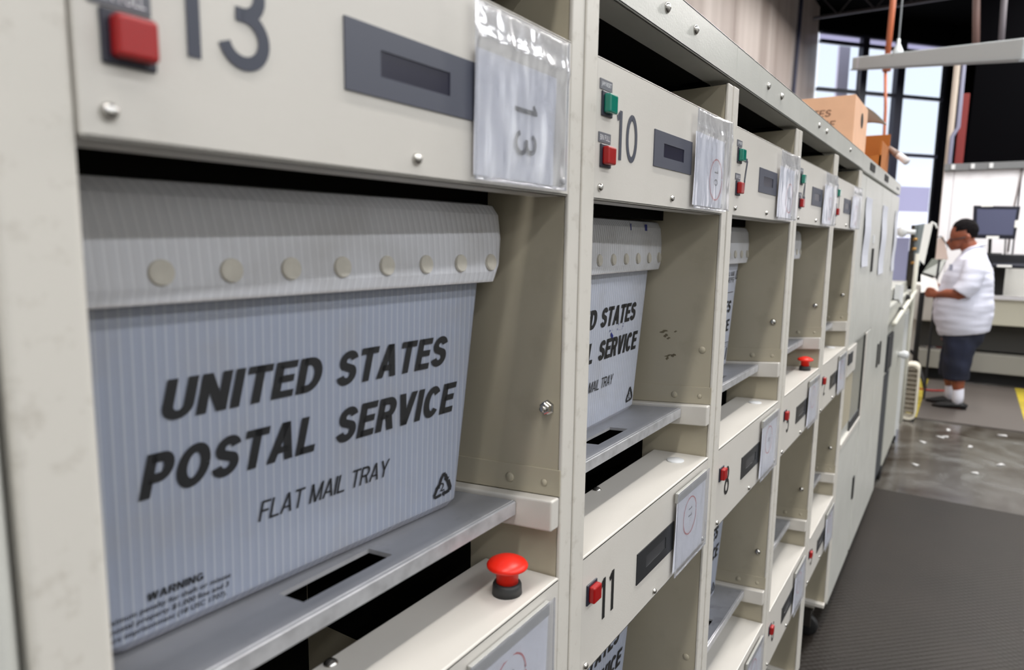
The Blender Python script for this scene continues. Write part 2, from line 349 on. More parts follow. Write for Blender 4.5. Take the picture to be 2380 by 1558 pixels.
# ------------------------------------------------------------------ the sorting machine
X0, P, WD = 0.467, 1.49959, 1.3425
ZR = 1.63
def screw(par, x, z, y=1.0, r=0.0125, ax=(0, -1, 0)):
    a = Vector(ax)
    s = finish('screw', MB().lathe(Vector((x, y, z)), a, [(-.002, r), (.003, r), (.008, r*.86), (.011, r*.6), (.012, .0001)], 16), steel, par, smooth=True)
    finish('screw_socket', MB().lathe(Vector((x, y, z)), a, [(.0112, r*.42), (.0133, r*.36)], 6), hole, s.parent) if False else None
    return s
def front(y): return lambda u, z: (u, y, z)
def push_button(pan, L, z0, z1, m_, nm):
    boxp('button_bezel', bezel, pan, L+.035, .994, z0, L+.111, 1.0, z1, bevel=.003)
    boxp(nm, m_, pan, L+.046, .972, z0+.009, L+.104, .996, z1-.008, bevel=.006, seg=3)
def panel_parts(par, L, row, num, label):
    zt, zb = [(.558, .124), (-1.062, -1.508), (-2.68, -3.15)][row]
    mb = MB()
    if row == 0:
        mb.box(L+.002, 1.0, zb, L+WD-.002, 1.022, zt); mb.box(L+.002, 1.0, zb, L+WD-.002, 1.11, zb+.012)
        mb.box(L+.002, 1.0, zt-.012, L+WD-.002, 1.05, zt)
    else:
        def slab(x0, x1, y0, y1, za0, za1, th):
            mb.hexa([(x0, y0, za0-th), (x1, y0, za0-th), (x1, y1, za1-th), (x0, y1, za1-th), (x0, y0, za0), (x1, y0, za0), (x1, y1, za1), (x0, y1, za1)])
        mb.box(L+.002, 1.0, zb, L+WD-.002, 1.02, zt-.001)
        slab(L+.002, L+WD-.004, 1.0, 1.285, zt, zt-.012, .015)
        mb.box(L+.002, 1.27, zb+.02, L+WD-.002, 1.285, zt-.02)
        mb.box(L+.002, 1.0, zb, L+WD-.002, 1.12, zb+.012)
    pan = finish('control_panel', mb, paint, par, bevel=.005, label=label)
    dz = {0: 0, 1: -1.636, 2: -3.262}[row]
    if row == 0:
        push_button(pan, L, .384, .460, green, 'green_button'); push_button(pan, L, .227, .300, red, 'red_button')
        for zz, tx in ((.463, 'JAM RESET'), (.303, 'BIN FULL')):
            boxp('label_plate', label_grey, pan, L+.022, .997, zz, L+.107, 1.0, zz+.031, bevel=0)
            finish('label_lettering', put_text(MB(), tx, front(.9962), L+.030, zz+.007, L+.099, zz+.024), white_ink, pan)
    else:
        push_button(pan, L, .384+dz, .460+dz, red, 'red_button')
    plm, gm = (plate_grey, lcd) if row == 0 else (plate_black, lcd2)
    x0, x1, z0, z1 = L+.472, L+.877, .271+dz, .402+dz; a0, a1, b0, b1 = L+.565, L+.782, .311+dz, .361+dz
    f = MB(); f.box(x0, .996, z0, x1, 1.0, b0); f.box(x0, .996, b1, x1, 1.0, z1); f.box(x0, .996, b0, a0, 1.0, b1); f.box(a1, .996, b0, x1, 1.0, b1)
    finish('display_plate', f, plm, pan)
    boxp('display_window', gm, pan, a0, .9985, b0, a1, 1.0005, b1, bevel=0)
    zz = (.262 if row == 0 else -1.363 if row == 1 else -2.99)
    st = {'13': .145, '10': .156, '7': .159, '4': .15, '1': .17}.get(num, .15)
    if num: finish('number_marking', put_number(MB(), num, front(.9985), L+st, zz, .158, w=.125 if num != '13' else .14), num_grey if row == 0 else num_black, pan)
    for u in (.041, .672, 1.30): screw(pan, L+u, .164+(0 if row == 0 else dz-.003))
    return pan
def shelf_rails(bay, L, row):
    dz = -ZR*row; R = L+WD
    for nm, xa, xb in (('shelf_rail', R-.052, R-.004), ('shelf_rail', L+.004, L+.052)):
        mb = MB(); z0 = -.797+dz; yf = 1.004 if xa > L+.5 else 1.16
        mb.hexa([(xa, yf, z0-.1), (xb, yf, z0-.1), (xb, 2.2, z0-.195), (xa, 2.2, z0-.195), (xa, yf, z0), (xb, yf, z0), (xb, 2.2, z0-.096), (xa, 2.2, z0-.096)])
        finish(nm, mb, paint, bay, bevel=.007, seg=3)
    # shelf plate with hand slot, tilted back like the rails
    def zz(y): return -.812+dz-.08*(y-1)
    th = .012; s0, s1, t0, t1 = L+.505, L+.797, 1.20, 1.287; xa, xb, ya, yb = L+.056, R-.056, 1.137, 2.1
    mb = MB()
    for (a, b, c, d) in ((xa, xb, ya, t0), (xa, xb, t1, yb), (xa, s0, t0, t1), (s1, xb, t0, t1)):
        mb.hexa([(a, c, zz(c)-th), (b, c, zz(c)-th), (b, d, zz(d)-th), (a, d, zz(d)-th), (a, c, zz(c)), (b, c, zz(c)), (b, d, zz(d)), (a, d, zz(d))])
    sh = finish('shelf', mb, alu, bay)
    th = .043; mb = MB().hexa([(xa, ya-.004, zz(ya)-th-.001), (xb, ya-.004, zz(ya)-th-.001), (xb, ya+.008, zz(ya)-th-.001), (xa, ya+.008, zz(ya)-th-.001), (xa, ya-.004, zz(ya)-.004), (xb, ya-.004, zz(ya)-.004), (xb, ya+.008, zz(ya)+.001), (xa, ya+.008, zz(ya)+.001)])
    finish('shelf_lip', mb, alu_edge, sh)
def make_bay(i, nums, desc):
    L = X0+i*P; R = L+WD; b = thing('sorting_bay', desc, 'mail sorter bay', (L+WD/2, 1.5, -FL), 'bays of the beige mail sorter')
    zb = -3.93; zt = .74
    if i == 0: zt1 = 1.1
    else: zt1 = zt
    # post at the right of the bay: two folded sheets side by side
    ptop = 1.6 if i == 0 else .725
    mb = MB().box(R, 1.0, zb, R+.073, 1.014, ptop); mb.box(R+.077, .996, zb, R+.157, 1.014, ptop)
    finish('post', mb, paint_edge, b, bevel=.005, seg=3)
    # side sheets
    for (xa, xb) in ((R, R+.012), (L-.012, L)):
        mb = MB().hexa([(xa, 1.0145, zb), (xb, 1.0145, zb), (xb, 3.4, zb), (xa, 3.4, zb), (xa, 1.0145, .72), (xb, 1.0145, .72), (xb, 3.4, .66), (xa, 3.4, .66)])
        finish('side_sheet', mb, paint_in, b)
    for row in (0, 1):
        dz = -ZR*row
        # overlapping skirt sheet with rivets under the seam
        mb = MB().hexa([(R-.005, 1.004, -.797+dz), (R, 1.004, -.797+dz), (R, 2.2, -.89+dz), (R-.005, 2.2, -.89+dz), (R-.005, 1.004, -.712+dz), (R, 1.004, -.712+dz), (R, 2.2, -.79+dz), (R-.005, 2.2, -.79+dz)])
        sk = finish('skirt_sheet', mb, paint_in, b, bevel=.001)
        for y, r in ((1.06, .012), (1.19, .017)):
            finish('rivet', MB().lathe((R-.005, y, -.757+dz-.07*(y-1)), (-1, 0, 0), [(0, r), (.003, r*.8), (.005, .0005)], 12), paint_in, sk, smooth=True)
        shelf_rails(b, L, row)
        zn = (-.518 if i == 0 else -.53)+dz
        if i == 0 and row == 0:
            n1 = finish('hex_nut', MB().lathe((R, 1.055, zn), (-1, 0, 0), [(0, .024), (.004, .024), (.006, .019), (.022, .019), (.024, .016)], 6), steel, b)
            finish('bolt_end', MB().lathe((R, 1.055, zn), (-1, 0, 0), [(.02, .011), (.034, .011), (.037, .008)], 14), steel, n1, smooth=True)
        elif i != 1:
            finish('dome_bolt', MB().lathe((R, 1.068, zn), (-1, 0, 0), [(0, .02), (.006, .02), (.014, .016), (.019, .009), (.021, .0005)], 16), steel, b, smooth=True)
        else:
            finish('hole_plug', MB().lathe((R, 1.061, zn), (-1, 0, 0), [(0, .018), (.003, .016), (.004, .0005)], 16), paint_in, b, smooth=True)
        # black sheet painted in for the dark opening behind the lower wall strip
        mb = MB().box(R-.004, 1.35, -1.60+dz, R-.001, 2.2, -.90+dz)
        finish('opening_shade_sheet', mb, dark, b)
    # back, top and inner dark boards
    mb = MB().box(L, 2.21, zb, R, 2.25, .9); mb.box(L, 1.125, .745, R, 3.4, .76)
    finish('inner_board', mb, dark, b)
    mb = MB().box(L+.002, 1.29, .098, R-.002, 1.31, .50)
    finish('void_shade_board', mb, dark, b)  # added black board, hides the wall above the tray as deep shade
    # foot flange and casters
    boxp('foot_flange', paint, b, R-.07, 1.0, zb-.012, R+.0, 2.2, zb+.03, bevel=.006)
    for y in (1.16, 2.9):
        cs = finish('caster', MB().lathe((R-.10, y, -4.165), (1, 0, 0), [(0, .10), (.01, .12), (.06, .12), (.07, .10)], 24), rubber, b, smooth=True)
        finish('caster_fork', MB().box(R-.12, y-.05, -4.17, R-.108, y+.05, -3.96).box(R-.022, y-.05, -4.17, R-.01, y+.05, -3.96).box(R-.12, y-.07, -3.975, R-.01, y+.07, zb-.01), steel, cs, bevel=.004)
    # top rail
    xa = L-.0 if i else -6; xb = R+.157 if i else R
    if i:
        x_l = L if i == 1 else X0+(i-1)*P+WD+.105; x_r = R+.105 if i < 4 else R+.157
        mb = MB(); zl = .747
        mb.box(x_l, 1.0, zl, x_r, 1.012, .915); mb.box(x_l, 1.0, zl, x_r, 1.128, zl+.012); mb.box(x_l, 1.0, .903, x_r, 1.5, .915); mb.box(x_l, 1.4, .903, x_r, 3.4, .915)
        tr = finish('top_rail', mb, paint_rail, b, bevel=.004)
        for u in ((.543, .854) if i < 4 else (.58,)):
            finish('rail_bolt', MB().lathe((L+u, 1.0, .838), (0, -1, 0), [(-.002, .02), (.004, .02), (.010, .015), (.014, .008), (.0145, .0005)], 16), steel, tr, smooth=True)
    else:
        mb = MB().box(L, 1.0, .98, R, 1.012, 1.15).box(L, 1.012, .98, R, 3.4, .992)
        finish('top_rail', mb, paint_rail, b)
    for row in range(3):
        panel_parts(b, L, row, nums[row], None)
    # things fitted on the lower box top
    if i in (0, 3):
        x, y, z = L+1.172, 1.085, -1.066
        es = finish('emergency_stop', MB().lathe((x, y, z), (0, 0, 1), [(0, .046), (.03, .044), (.036, .041), (.037, .034)], 28), collar_m, b, smooth=True, label='black collar of the red emergency stop button')
        finish('mushroom_cap', MB().lathe((x, y, z), (0, 0, 1), [(.034, .034), (.075, .034), (.079, .05), (.086, .062), (.092, .063), (.1, .057), (.108, .043), (.114, .026), (.1155, .02), (.117, .012), (.1175, .0005)], 36), redcap, es, smooth=True)
    else:
        finish('plug_disc', MB().lathe((L+1.203, 1.12, -1.068), (0, 0, 1), [(0, .043), (.006, .041), (.007, .0005)], 28), plug, b, smooth=True)
    finish('top_screw', MB().lathe((L+.635, 1.262, -1.076), (0, 0, 1), [(0, .02), (.006, .018), (.013, .01), (.015, .0005)], 16), steel, b, smooth=True)
    return b
make_bay(0, ('13', '', ''), 'nearest beige sorting bay, upper panel marked 13')
b10 = make_bay(1, ('10', '11', '12'), 'beige sorting bay with panels marked 10 and 11')
make_bay(2, ('7', '8', '9'), 'beige sorting bay with panels marked 7 and 8')
make_bay(3, ('4', '5', '6'), 'beige sorting bay marked 4 and 5, red stop button on its lower box')
make_bay(4, ('1', '2', '3'), 'farthest beige sorting bay, marked 1 and 2, next to the tall cabinet')
# end cabinet to the left of the nearest bay
e_ = thing('end_cabinet', 'flat beige cabinet side with rounded corner post at the left edge', 'cabinet', (-.6, 2, -FL))
mb = MB().box(-1.2, 1.0, -3.93, .352, 1.04, 1.2).box(-1.2, 1.04, -3.93, .30, 3.4, .97); finish('cabinet_door', mb, paint_rail, e_, bevel=.02, seg=4)
mb = MB().box(.36, .998, -3.93, .466, 1.06, 1.3); finish('corner_post', mb, paint_edge, e_, bevel=.012, seg=4)
mb = MB().box(-.8, 1.1, -4.285, -.7, 1.2, -3.93).box(.2, 1.1, -4.285, .3, 1.2, -3.93); finish('cabinet_foot', mb, rubber, e_)
# scuffs on the inner wall of bay 10
mb = MB(); xs = X0+P+WD-.0006
for (y, z, a, b_) in ((1.262, -.455, .022, .006), (1.25, -.475, .012, .008), (1.235, -.487, .01, .005), (1.23, -.575, .024, .004), (1.205, -.572, .014, .007), (1.237, -.59, .008, .008), (1.20, -.45, .008, .004)):
    n = 12; mb.add([(xs, y+a*math.cos(t*6.283/n)*(1+.3*math.sin(t*3)), z+b_*math.sin(t*6.283/n)*(1+.4*math.cos(t*2))-.3*(a*math.cos(t*6.283/n))) for t in range(n)], [tuple(range(n))])
finish('scuff_marks', mb, scuff, b10)

# tall cabinet right of the bays
XA, XB = X0+4*P+WD+.157, 12.40
cb = thing('tall_cabinet', 'tall beige cabinet with taped papers and small black handles past the last bay', 'cabinet', ((XA+XB)/2, 2.2, -FL))
mb = MB().box(XA, 1.02, -4.02, XB, 3.4, .72); mb.box(XA, 1.0, .745, XB, 3.4, .91)
finish('cabinet_body', mb, paint_rail, cb, bevel=.006)
def door(x0, x1, z0, z1, y=1.0):
    return boxp('cabinet_door', paint_rail, cb, x0+.012, y, z0, x1-.012, y+.022, z1, bevel=.006)
d1 = door(XA, 8.36, -1.08, .71); d2 = door(8.36, 10.0, -1.08, .71); 
d3 = door(XA, 9.55, -4.0, -2.22); door(9.62, 10.0, -4.0, -1.1); d4 = door(10.0, 11.16, -4.0, .71); d5 = door(11.16, XB, -4.0, .71)
boxp('door_handle', hole, d2, 9.36, .985, -.34, 9.46, 1.0, -.06); boxp('handle_plate', plug, d2, 9.34, .992, .0, 9.50, 1.0, .10)
boxp('door_handle', hole, d3, 9.38, .985, -3.22, 9.48, 1.0, -2.93)
boxp('door_handle', hole, d4, 10.98, .985, -1.76, 11.08, 1.0, -1.42); boxp('door_handle', hole, d5, 11.3, .985, -1.76, 11.4, 1.0, -1.42)
for x in (8.55, 10.05): boxp('square_cutout', hole, cb, x, .992, .795, x+.42, 1.0, .872, bevel=0)
boxp('name_strip', label_grey, cb, 11.75, .997, .80, 12.1, 1.0, .83, bevel=0)
# recessed compartment between the doors
mb = MB().box(XA+.02, .99, -2.22, 9.6, 1.03, -2.16).box(9.50, .99, -2.16, 9.6, 1.03, -1.10).box(XA+.02, .99, -1.42, 8.62, 1.03, -1.12)
finish('recess_frame', mb, paint, cb, bevel=.004)
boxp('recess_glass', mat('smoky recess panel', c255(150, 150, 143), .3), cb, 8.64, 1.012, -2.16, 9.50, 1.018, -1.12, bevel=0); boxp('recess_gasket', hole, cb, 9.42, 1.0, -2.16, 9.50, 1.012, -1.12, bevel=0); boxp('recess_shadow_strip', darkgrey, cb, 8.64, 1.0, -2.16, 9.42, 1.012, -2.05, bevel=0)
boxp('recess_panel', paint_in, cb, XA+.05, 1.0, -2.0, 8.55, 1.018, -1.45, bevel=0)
boxp('small_display', darkgrey, cb, 7.98, .98, -1.29, 8.28, .99, -1.165)
pt = mat('taped paper', c255(214, 216, 226), 0.6)
for nm, x0, x1, z0, z1, lb in (('wall_notice', 8.42, 8.95, -.26, .50, 'long paper strip taped to the tall cabinet, nearest the bays'), ('wall_notice', 10.12, 10.72, -.40, .49, 'long paper strip taped in the middle of the tall cabinet'), ('wall_notice', 11.85, 12.3, -.41, .49, 'narrow paper strip taped at the far end of the tall cabinet')):
    t = tag(finish(nm, MB().grid(lambda u, v: (x0+(x1-x0)*u, .988+.006*math.sin(v*9), z0+(z1-z0)*v), 2, 12), pt, None), lb, 'paper notice', 'paper strips taped on the tall cabinet')
    so = t.modifiers.new('thick', 'SOLIDIFY'); so.thickness = .0006
# grey duct under the machine
tag(finish('floor_duct', MB().box(3.0, 1.45, -4.285, 7.6, 1.9, -3.98), mat('grey duct', c255(88, 88, 92), .5), None, bevel=.02), 'grey duct box lying on the floor beneath the sorter bays', 'duct')
boxp('cabinet_foot', rubber, cb, XA+.3, 1.2, -4.285, XA+.5, 1.4, -4.02); boxp('cabinet_foot', rubber, cb, XB-.5, 1.2, -4.285, XB-.3, 1.4, -4.02)

# ------------------------------------------------------------------ mail trays
def recycle(mb, fn, x0, y0, x1, y1):
    f = lambda u, v: fn(x0+(x1-x0)*u, y0+(y1-y0)*v)
    for pl, w in (([(.30, .46), (.42, .78), (.52, .93), (.64, .93)], .13), ([(.62, .90), (.70, .70)], .14), ([(.78, .60), (.90, .25), (.86, .12)], .17), ([(.86, .12), (.60, .08)], .15),
                  ([(.42, .07), (.12, .04), (.06, .12)], .13), ([(.06, .12), (.22, .42)], .13)):
        stroke(mb, pl, w, f)
    for tri in ([(.56, .72), (.84, .74), (.72, .52)], [(.60, .22), (.60, -.06), (.45, .08)], [(.10, .42), (.36, .36), (.28, .58)]):
        mb.add([f(*p) for p in tri], [(0, 1, 2)])
    put_text(mb, '2', f, .36, .22, .58, .58)
def mail_tray(Cn, width, desc, variant=0, body_m=tray_body, group='mail trays in the sorter bays', depth=.93, holes=True, psi=0.0, rim_m=None, specks=False):
    Cn = Vector(Cn)
    u = Vector((math.cos(psi), -math.sin(psi), 0)); v = Vector((math.sin(psi), math.cos(psi), -.08)); w = Vector((0, .08, 1))
    TP = .117; H = .905
    P3 = lambda a, b, c: Cn+u*a+v*b+w*c
    t = thing('mail_tray', desc, 'mail tray', tuple(P3(-width/2, depth/2, 0)), group)
    r = .035
    def loop(c, ex, n=5, rr=r):      # rounded rectangle at height c, pushed out by ex ; returns (point, arc length)
        o = TP*c+ex; x0, x1, y0, y1 = -width-o, o, -o, depth+o; pts = []
        for (cx, cy, a0) in ((x1-rr, y0+rr, -90), (x1-rr, y1-rr, 0), (x0+rr, y1-rr, 90), (x0+rr, y0+rr, 180)):
            for k in range(n+1):
                a = math.radians(a0+90*k/n); pts.append((cx+rr*math.cos(a), cy+rr*math.sin(a)))
        pts = pts[-1:]+pts[:-1] if False else pts
        return pts
    def wall(mb, rings, close_bottom):
        n = len(rings[0][1]); vs = []; uvs = []
        for c, pts, dc in rings:
            L = 0
            for k, (a, b) in enumerate(pts+[pts[0]]):
                if k: L += math.hypot(a-pts[k-1][0], b-pts[k-1][1])
                cc = c+(dc[k % n] if dc else 0)
                vs.append(tuple(P3(a, b, cc))); uvs.append((a+b+TP*c, c))
        m_ = n+1; fs = []
        for j in range(len(rings)-1):
            for k in range(n): fs.append((j*m_+k, j*m_+k+1, (j+1)*m_+k+1, (j+1)*m_+k))
        if close_bottom: fs.append(tuple(range(n))[::-1])
        mb.add(vs, fs, uvs)
    mb = MB()
    outer = [(0, loop(0, -.012), None), (.02, loop(.02, 0), None)]+[(c/10, loop(c/10, 0), None) for c in range(1, 9)]+[(H, loop(H, 0), None), (H, loop(H, -.012), None), (.03, loop(.03, -.012), None)]
    wall(mb, outer, True); mb.f.append(tuple(range(len(mb.v)-len(outer[0][1])-1, len(mb.v)-1)))
    body = finish('tray_body', mb, body_m, t, smooth=False)
    # folded cuff
    mb = MB(); er = .05; n0 = loop(.7, .035, 5, er)
    cen = [(((a-(-width/2))), b-depth/2) for a, b in n0]
    def lift(pts, amt):
        out = []
        for k in range(len(pts)):
            q = k % 6; out.append(amt*math.sin(math.pi*(q+.0)/5) if 0 < q < 5 else 0)
        return out
    lf = lift(n0, .028)
    rnd = random.Random(int(abs(Cn.x*100)))
    o_ = .042
    rings = [(.90, loop(.80, .0-.012, 5, er), None), (.925, loop(.80, .012, 5, er), None), (.918, loop(.80, .035, 5, er), None), (.89, loop(.80, o_+.004, 5, er), None), (.82, loop(.80, o_+.006, 5, er), None),
             (.72, loop(.80, o_-.0, 5, er), lf), (.69, loop(.80, o_-.008, 5, er), lf), (.688, loop(.80, o_-.034, 5, er), lf), (.71, loop(.80, o_-.05, 5, er), None)]
    wall(mb, rings, False)
    cuff = finish('rim_cuff', mb, tray_rim if body_m is tray_body else tray_rim_w, t, smooth=False)
    fb = -(TP*.80+o_)-.0055
    if holes:
        for a in [-.935+.1425*k for k in range(8)]:
            if a > .07+.0: continue
            mb = MB(); y = fb
            mb.lathe(P3(min(a, .058), y, .748), -v, [(-.004, .0255), (.0006, .0245), (.0022, .0225), (.0004, .020), (.0001, .012), (-.0001, .0005)], 24)
            finish('weld_spot', mb, dimple_m, cuff)
    # print
    fn = lambda a, c: tuple(P3(a, -TP*c-.0035, c))
    mb = MB()
    if variant == 0:
        sh = .19
        def line(nm, *specs):
            m_ = MB()
            for k in specs: put_caps(m_, k[0], fn, *k[1:])
            finish(nm, m_, ink, body)
        line('title_lettering', ('UNITED', -.927, .455, -.520, .538, .215)); line('title_lettering', ('STATES', -.490, .453, -.066, .540, .215))
        line('title_lettering', ('POSTAL', -.974, .306, -.535, .395, .215)); line('title_lettering', ('SERVICE', -.492, .306, -.026, .395, .215))
        line('subtitle_lettering', ('FLAT MAIL TRAY', -.712, .175, -.300, .222, .12)); line('warning_lettering', ('WARNING', -.968, .091, -.846, .108, .18, .15))
        put_text(mb, 'Maximum penalty for theft or misuse', fn, -1.06, .067, -.784, .082, .012, .15)
        put_text(mb, 'of postal property $1,000 fine and 3', fn, -1.06, .048, -.789, .063, .012, .15)
        put_text(mb, 'years imprisonment (18 USC 1707).', fn, -1.06, .029, -.795, .044, .012, .15)
        finish('warning_text', mb, ink, body); mb = MB()
        recycle(mb, fn, -.121, .047, -.036, .120); finish('recycling_mark', mb, ink, body); mb = MB()
    else:
        put_caps(mb, 'UNITED STATES', fn, -.92, .368, -.03, .448); put_caps(mb, 'POSTAL SERVICE', fn, -.95, .244, -.035, .322)
        put_text(mb, 'OFFICIAL MAIL USE', fn, -.50, .61, -.02, .637, .012, .1)
        for c in (.595, .50, .165): put_text(mb, 'I', lambda a, cc: fn(a, cc), -.4, c, -.02, c+.004)
        put_text(mb, 'PROPERTY', fn, -.4, .565, -.015, .59, .005, .1)
        put_text(mb, 'penalty for misuse', fn, -.4, .15, -.02, .16); put_text(mb, 'fine and prison', fn, -.4, .135, -.02, .145)
        recycle(mb, fn, .005, .585, .055, .645)
        put_text(mb, '1', fn, -.07, .05, -.035, .13, .03, .3)
    if mb.v: finish('printed_lettering', mb, ink, body)
    if specks:
        mb = MB(); rn = random.Random(5)
        for k in range(16):
            a = (-.36 if k < 8 else -.26)+rn.uniform(-.035, .035); c = (.415 if k < 8 else .435)+rn.uniform(-.018, .018); q = rn.uniform(.002, .006)
            if k < 3: a, q, c = -.36+.008*k, .009, .412-.006*k
            mb.add([fn(a-q*.6, c-q), fn(a+q*.6, c-q*.8), fn(a+q*.5, c+q), fn(a-q*.6, c+q*.7)], [(0, 1, 2, 3)])
        y = fb+.001
        for a, w2 in ((-.11, .016), (-.30, .006)): mb.add([tuple(P3(a-w2, y, .875)), tuple(P3(a+w2, y, .875)), tuple(P3(a+w2, y, .905)), tuple(P3(a-w2, y, .905))], [(0, 1, 2, 3)])
        finish('ink_specks', mb, mat('blue ink', c255(38, 48, 128), .5), body, stuff=True)
    return t
mail_tray((1.655, 1.286, -.831), 1.05, 'nearest white corrugated mail tray, in the bay marked 13', 0, psi=.05)
mail_tray((3.205, 1.365, -.842), 1.05, 'corrugated mail tray with blue ink specks, in the bay marked 10', 0, tray_body_w, specks=True, psi=-.035)
mail_tray((4.69, 1.33, -.84), 1.05, 'mail tray in the bay marked 7, only its right edge seen', 1, tray_body_w)
mail_tray((6.155, 1.28, -.836), 1.05, 'mail tray in the bay marked 4, only its rim corner showing', 0, tray_body_w)
mail_tray((3.10, 1.335, -.838-ZR), 1.05, 'mail tray in the lower opening below the panel marked 11', 0)
mail_tray((4.62, 1.30, -.836-ZR), 1.05, 'mail tray in the lower opening below the panel marked 8', 0)

# ------------------------------------------------------------------ clear sleeves with number cards
def sleeve(i, row, num, desc):
    L = X0+i*P; dz = {0: 0, 1: -1.625, 2: -3.25}[row]
    a0, a1, z0, z1 = (L+.858, L+1.292, .138, .538)
    if i > 0 and row == 0: a0, a1 = L+.872, L+1.30
    if row: a0, a1, z0, z1 = L+.855, L+1.285, .138+dz, .526+dz
    t = thing('number_sleeve', desc, 'plastic sleeve', ((a0+a1)/2, .985, z0), 'clear sleeves with number cards')
    rnd = random.Random(i*7+row); ph = rnd.random()*9
    yb = .984 if i == 0 else .978
    amp = .010 if row == 0 else .004
    # card
    p0, p1, q0, q1 = (L+.866, L+1.235, .148, .435) if (i == 0 and row == 0) else (a0+.006, a1-.03, z0+.012, z1-(.09 if row == 0 else .045))
    cd = lambda u, v: (p0+(p1-p0)*u, yb+.007+.003*math.sin(v*3+ph), q0+(q1-q0)*v)
    mb = MB().grid(cd, 6, 6); card = finish('number_card', mb, paper, t); so = card.modifiers.new('thick', 'SOLIDIFY'); so.thickness = .0005
    cx, cz = (L+1.085, .268) if (i == 0 and row == 0) else (L+1.165 if row == 0 else L+1.045, (.272 if row == 0 else .365)+dz)
    hh = .108 if (i == 0 and row == 0) else (.045 if row else .05)
    fn = lambda s_, r_: (cx+r_, yb+.0035, cz-s_)       # text runs downwards
    mb = MB()
    if i == 0 and row == 0:
        put_number(mb, '13', fn, -.075, -.054, .108, w=.11, gap=.42)
    elif num: put_number(mb, num, fn, -.040 if len(num) == 2 else -.013, -hh/2, hh, w=.12, gap=.5)
    if num: finish('card_number', mb, ink, card)
    if not (i == 0 and row == 0):
        mb = MB(); rr = .088
        stroke(mb, [(.08, .02), (.085, .01)]+arc(0, 0, rr*.98, rr, 8, 362, 50), .006, lambda a, b: (cx+a, yb+.0035, cz+b))
        finish('red_circle', mb, red_ink, card)
    # film with creases
    def fz(u, v):
        x = a0+(a1-a0)*u; z = z0+(z1-z0)*v
        k = noise.noise(Vector((x*9+ph, z*4, ph)))*amp+noise.noise(Vector((x*22, z*9+x*12, ph+3)))*amp*.45
        edge = min(u, 1-u, v, 1-v)*8; k *= min(1, edge)
        k2 = (.006*math.exp(-((v-.80)/.05)**2) if row == 0 else 0)
        return (x, yb-.002-abs(k)-k2-(.018*max(0, u-.6)/.4*(i > 0 and row == 0)), z)
    fl = finish('plastic_film', MB().grid(fz, 34, 34), film, t, smooth=True); so = fl.modifiers.new('thick', 'SOLIDIFY'); so.thickness = .0004; so.offset = 1
    # heat-sealed border
    mb = MB()
    for (x0, x1, zz0, zz1) in ((a0-.003, a0+.006, z0, z1), (a1-.006, a1+.003, z0, z1), (a0, a1, z0-.003, z0+.006)):
        mb.box(x0, yb-.004, zz0, x1, yb-.001, zz1)
    finish('sealed_border', mb, film, t)
    if row:
        mb = MB().box(a0, yb-.002, z1-.045, a1-.03, yb+.012, z1); finish('clip_strip', mb, mat('grey clear strip', c255(170, 170, 166), .25), t, bevel=.002)
for i, n in enumerate(('13', '10', '7', '4', '1')):
    sleeve(i, 0, n, 'clear plastic sleeve with %s card at the right of the panel marked %s' % ('a sideways '+n if i < 2 else 'a number', n))
for i, n in enumerate(('14', '11', '8', '5', '2')):
    sleeve(i, 1, n, ('clear sleeve with red-circled card on the box below the nearest tray' if i == 0 else 'clear sleeve with a red-circled card beside the display of panel %s' % n))
for i, n in ((2, '9'), (3, '6'), (4, '3')):
    sleeve(i, 2, n, 'clear sleeve with card on the lowest panel marked %s' % n if i > 2 else 'clear sleeve with card on the lowest panel of the bay marked 7')

# ------------------------------------------------------------------ room shell
def rubber_mat():
    mm = bpy.data.materials.new('ribbed black rubber'); mm.use_nodes = True; n = mm.node_tree; b = n.nodes['Principled BSDF']
    t = n.nodes.new('ShaderNodeTexCoord'); mp = n.nodes.new('ShaderNodeMapping'); mp.inputs['Rotation'].default_value = (0, 0, math.radians(45)); mp.inputs['Scale'].default_value = (1, 1, 1)
    n.links.new(t.outputs['Object'], mp.inputs[0])
    ch = n.nodes.new('ShaderNodeTexVoronoi'); ch.inputs['Scale'].default_value = 46; ch.inputs['Randomness'].default_value = 0.0
    n.links.new(mp.outputs[0], ch.inputs['Vector'])
    bp = n.nodes.new('ShaderNodeBump'); bp.inputs['Strength'].default_value = 0.55; bp.inputs['Distance'].default_value = 0.004; bp.invert = True
    n.links.new(ch.outputs[0], bp.inputs['Height']); n.links.new(bp.outputs[0], b.inputs['Normal'])
    nz = n.nodes.new('ShaderNodeTexNoise'); nz.inputs['Scale'].default_value = 2.2; nz.inputs['Detail'].default_value = 6; n.links.new(t.outputs['Object'], nz.inputs['Vector'])
    mx = n.nodes.new('ShaderNodeMix'); mx.data_type = 'RGBA'; mx.inputs[6].default_value = c255(22, 19, 16); mx.inputs[7].default_value = c255(44, 38, 33)
    n.links.new(nz.outputs[0], mx.inputs[0]); n.links.new(mx.outputs[2], b.inputs['Base Color'])
    b.inputs['Roughness'].default_value = 0.5; b.inputs['Specular IOR Level'].default_value = .22; return mm
matm = rubber_mat()
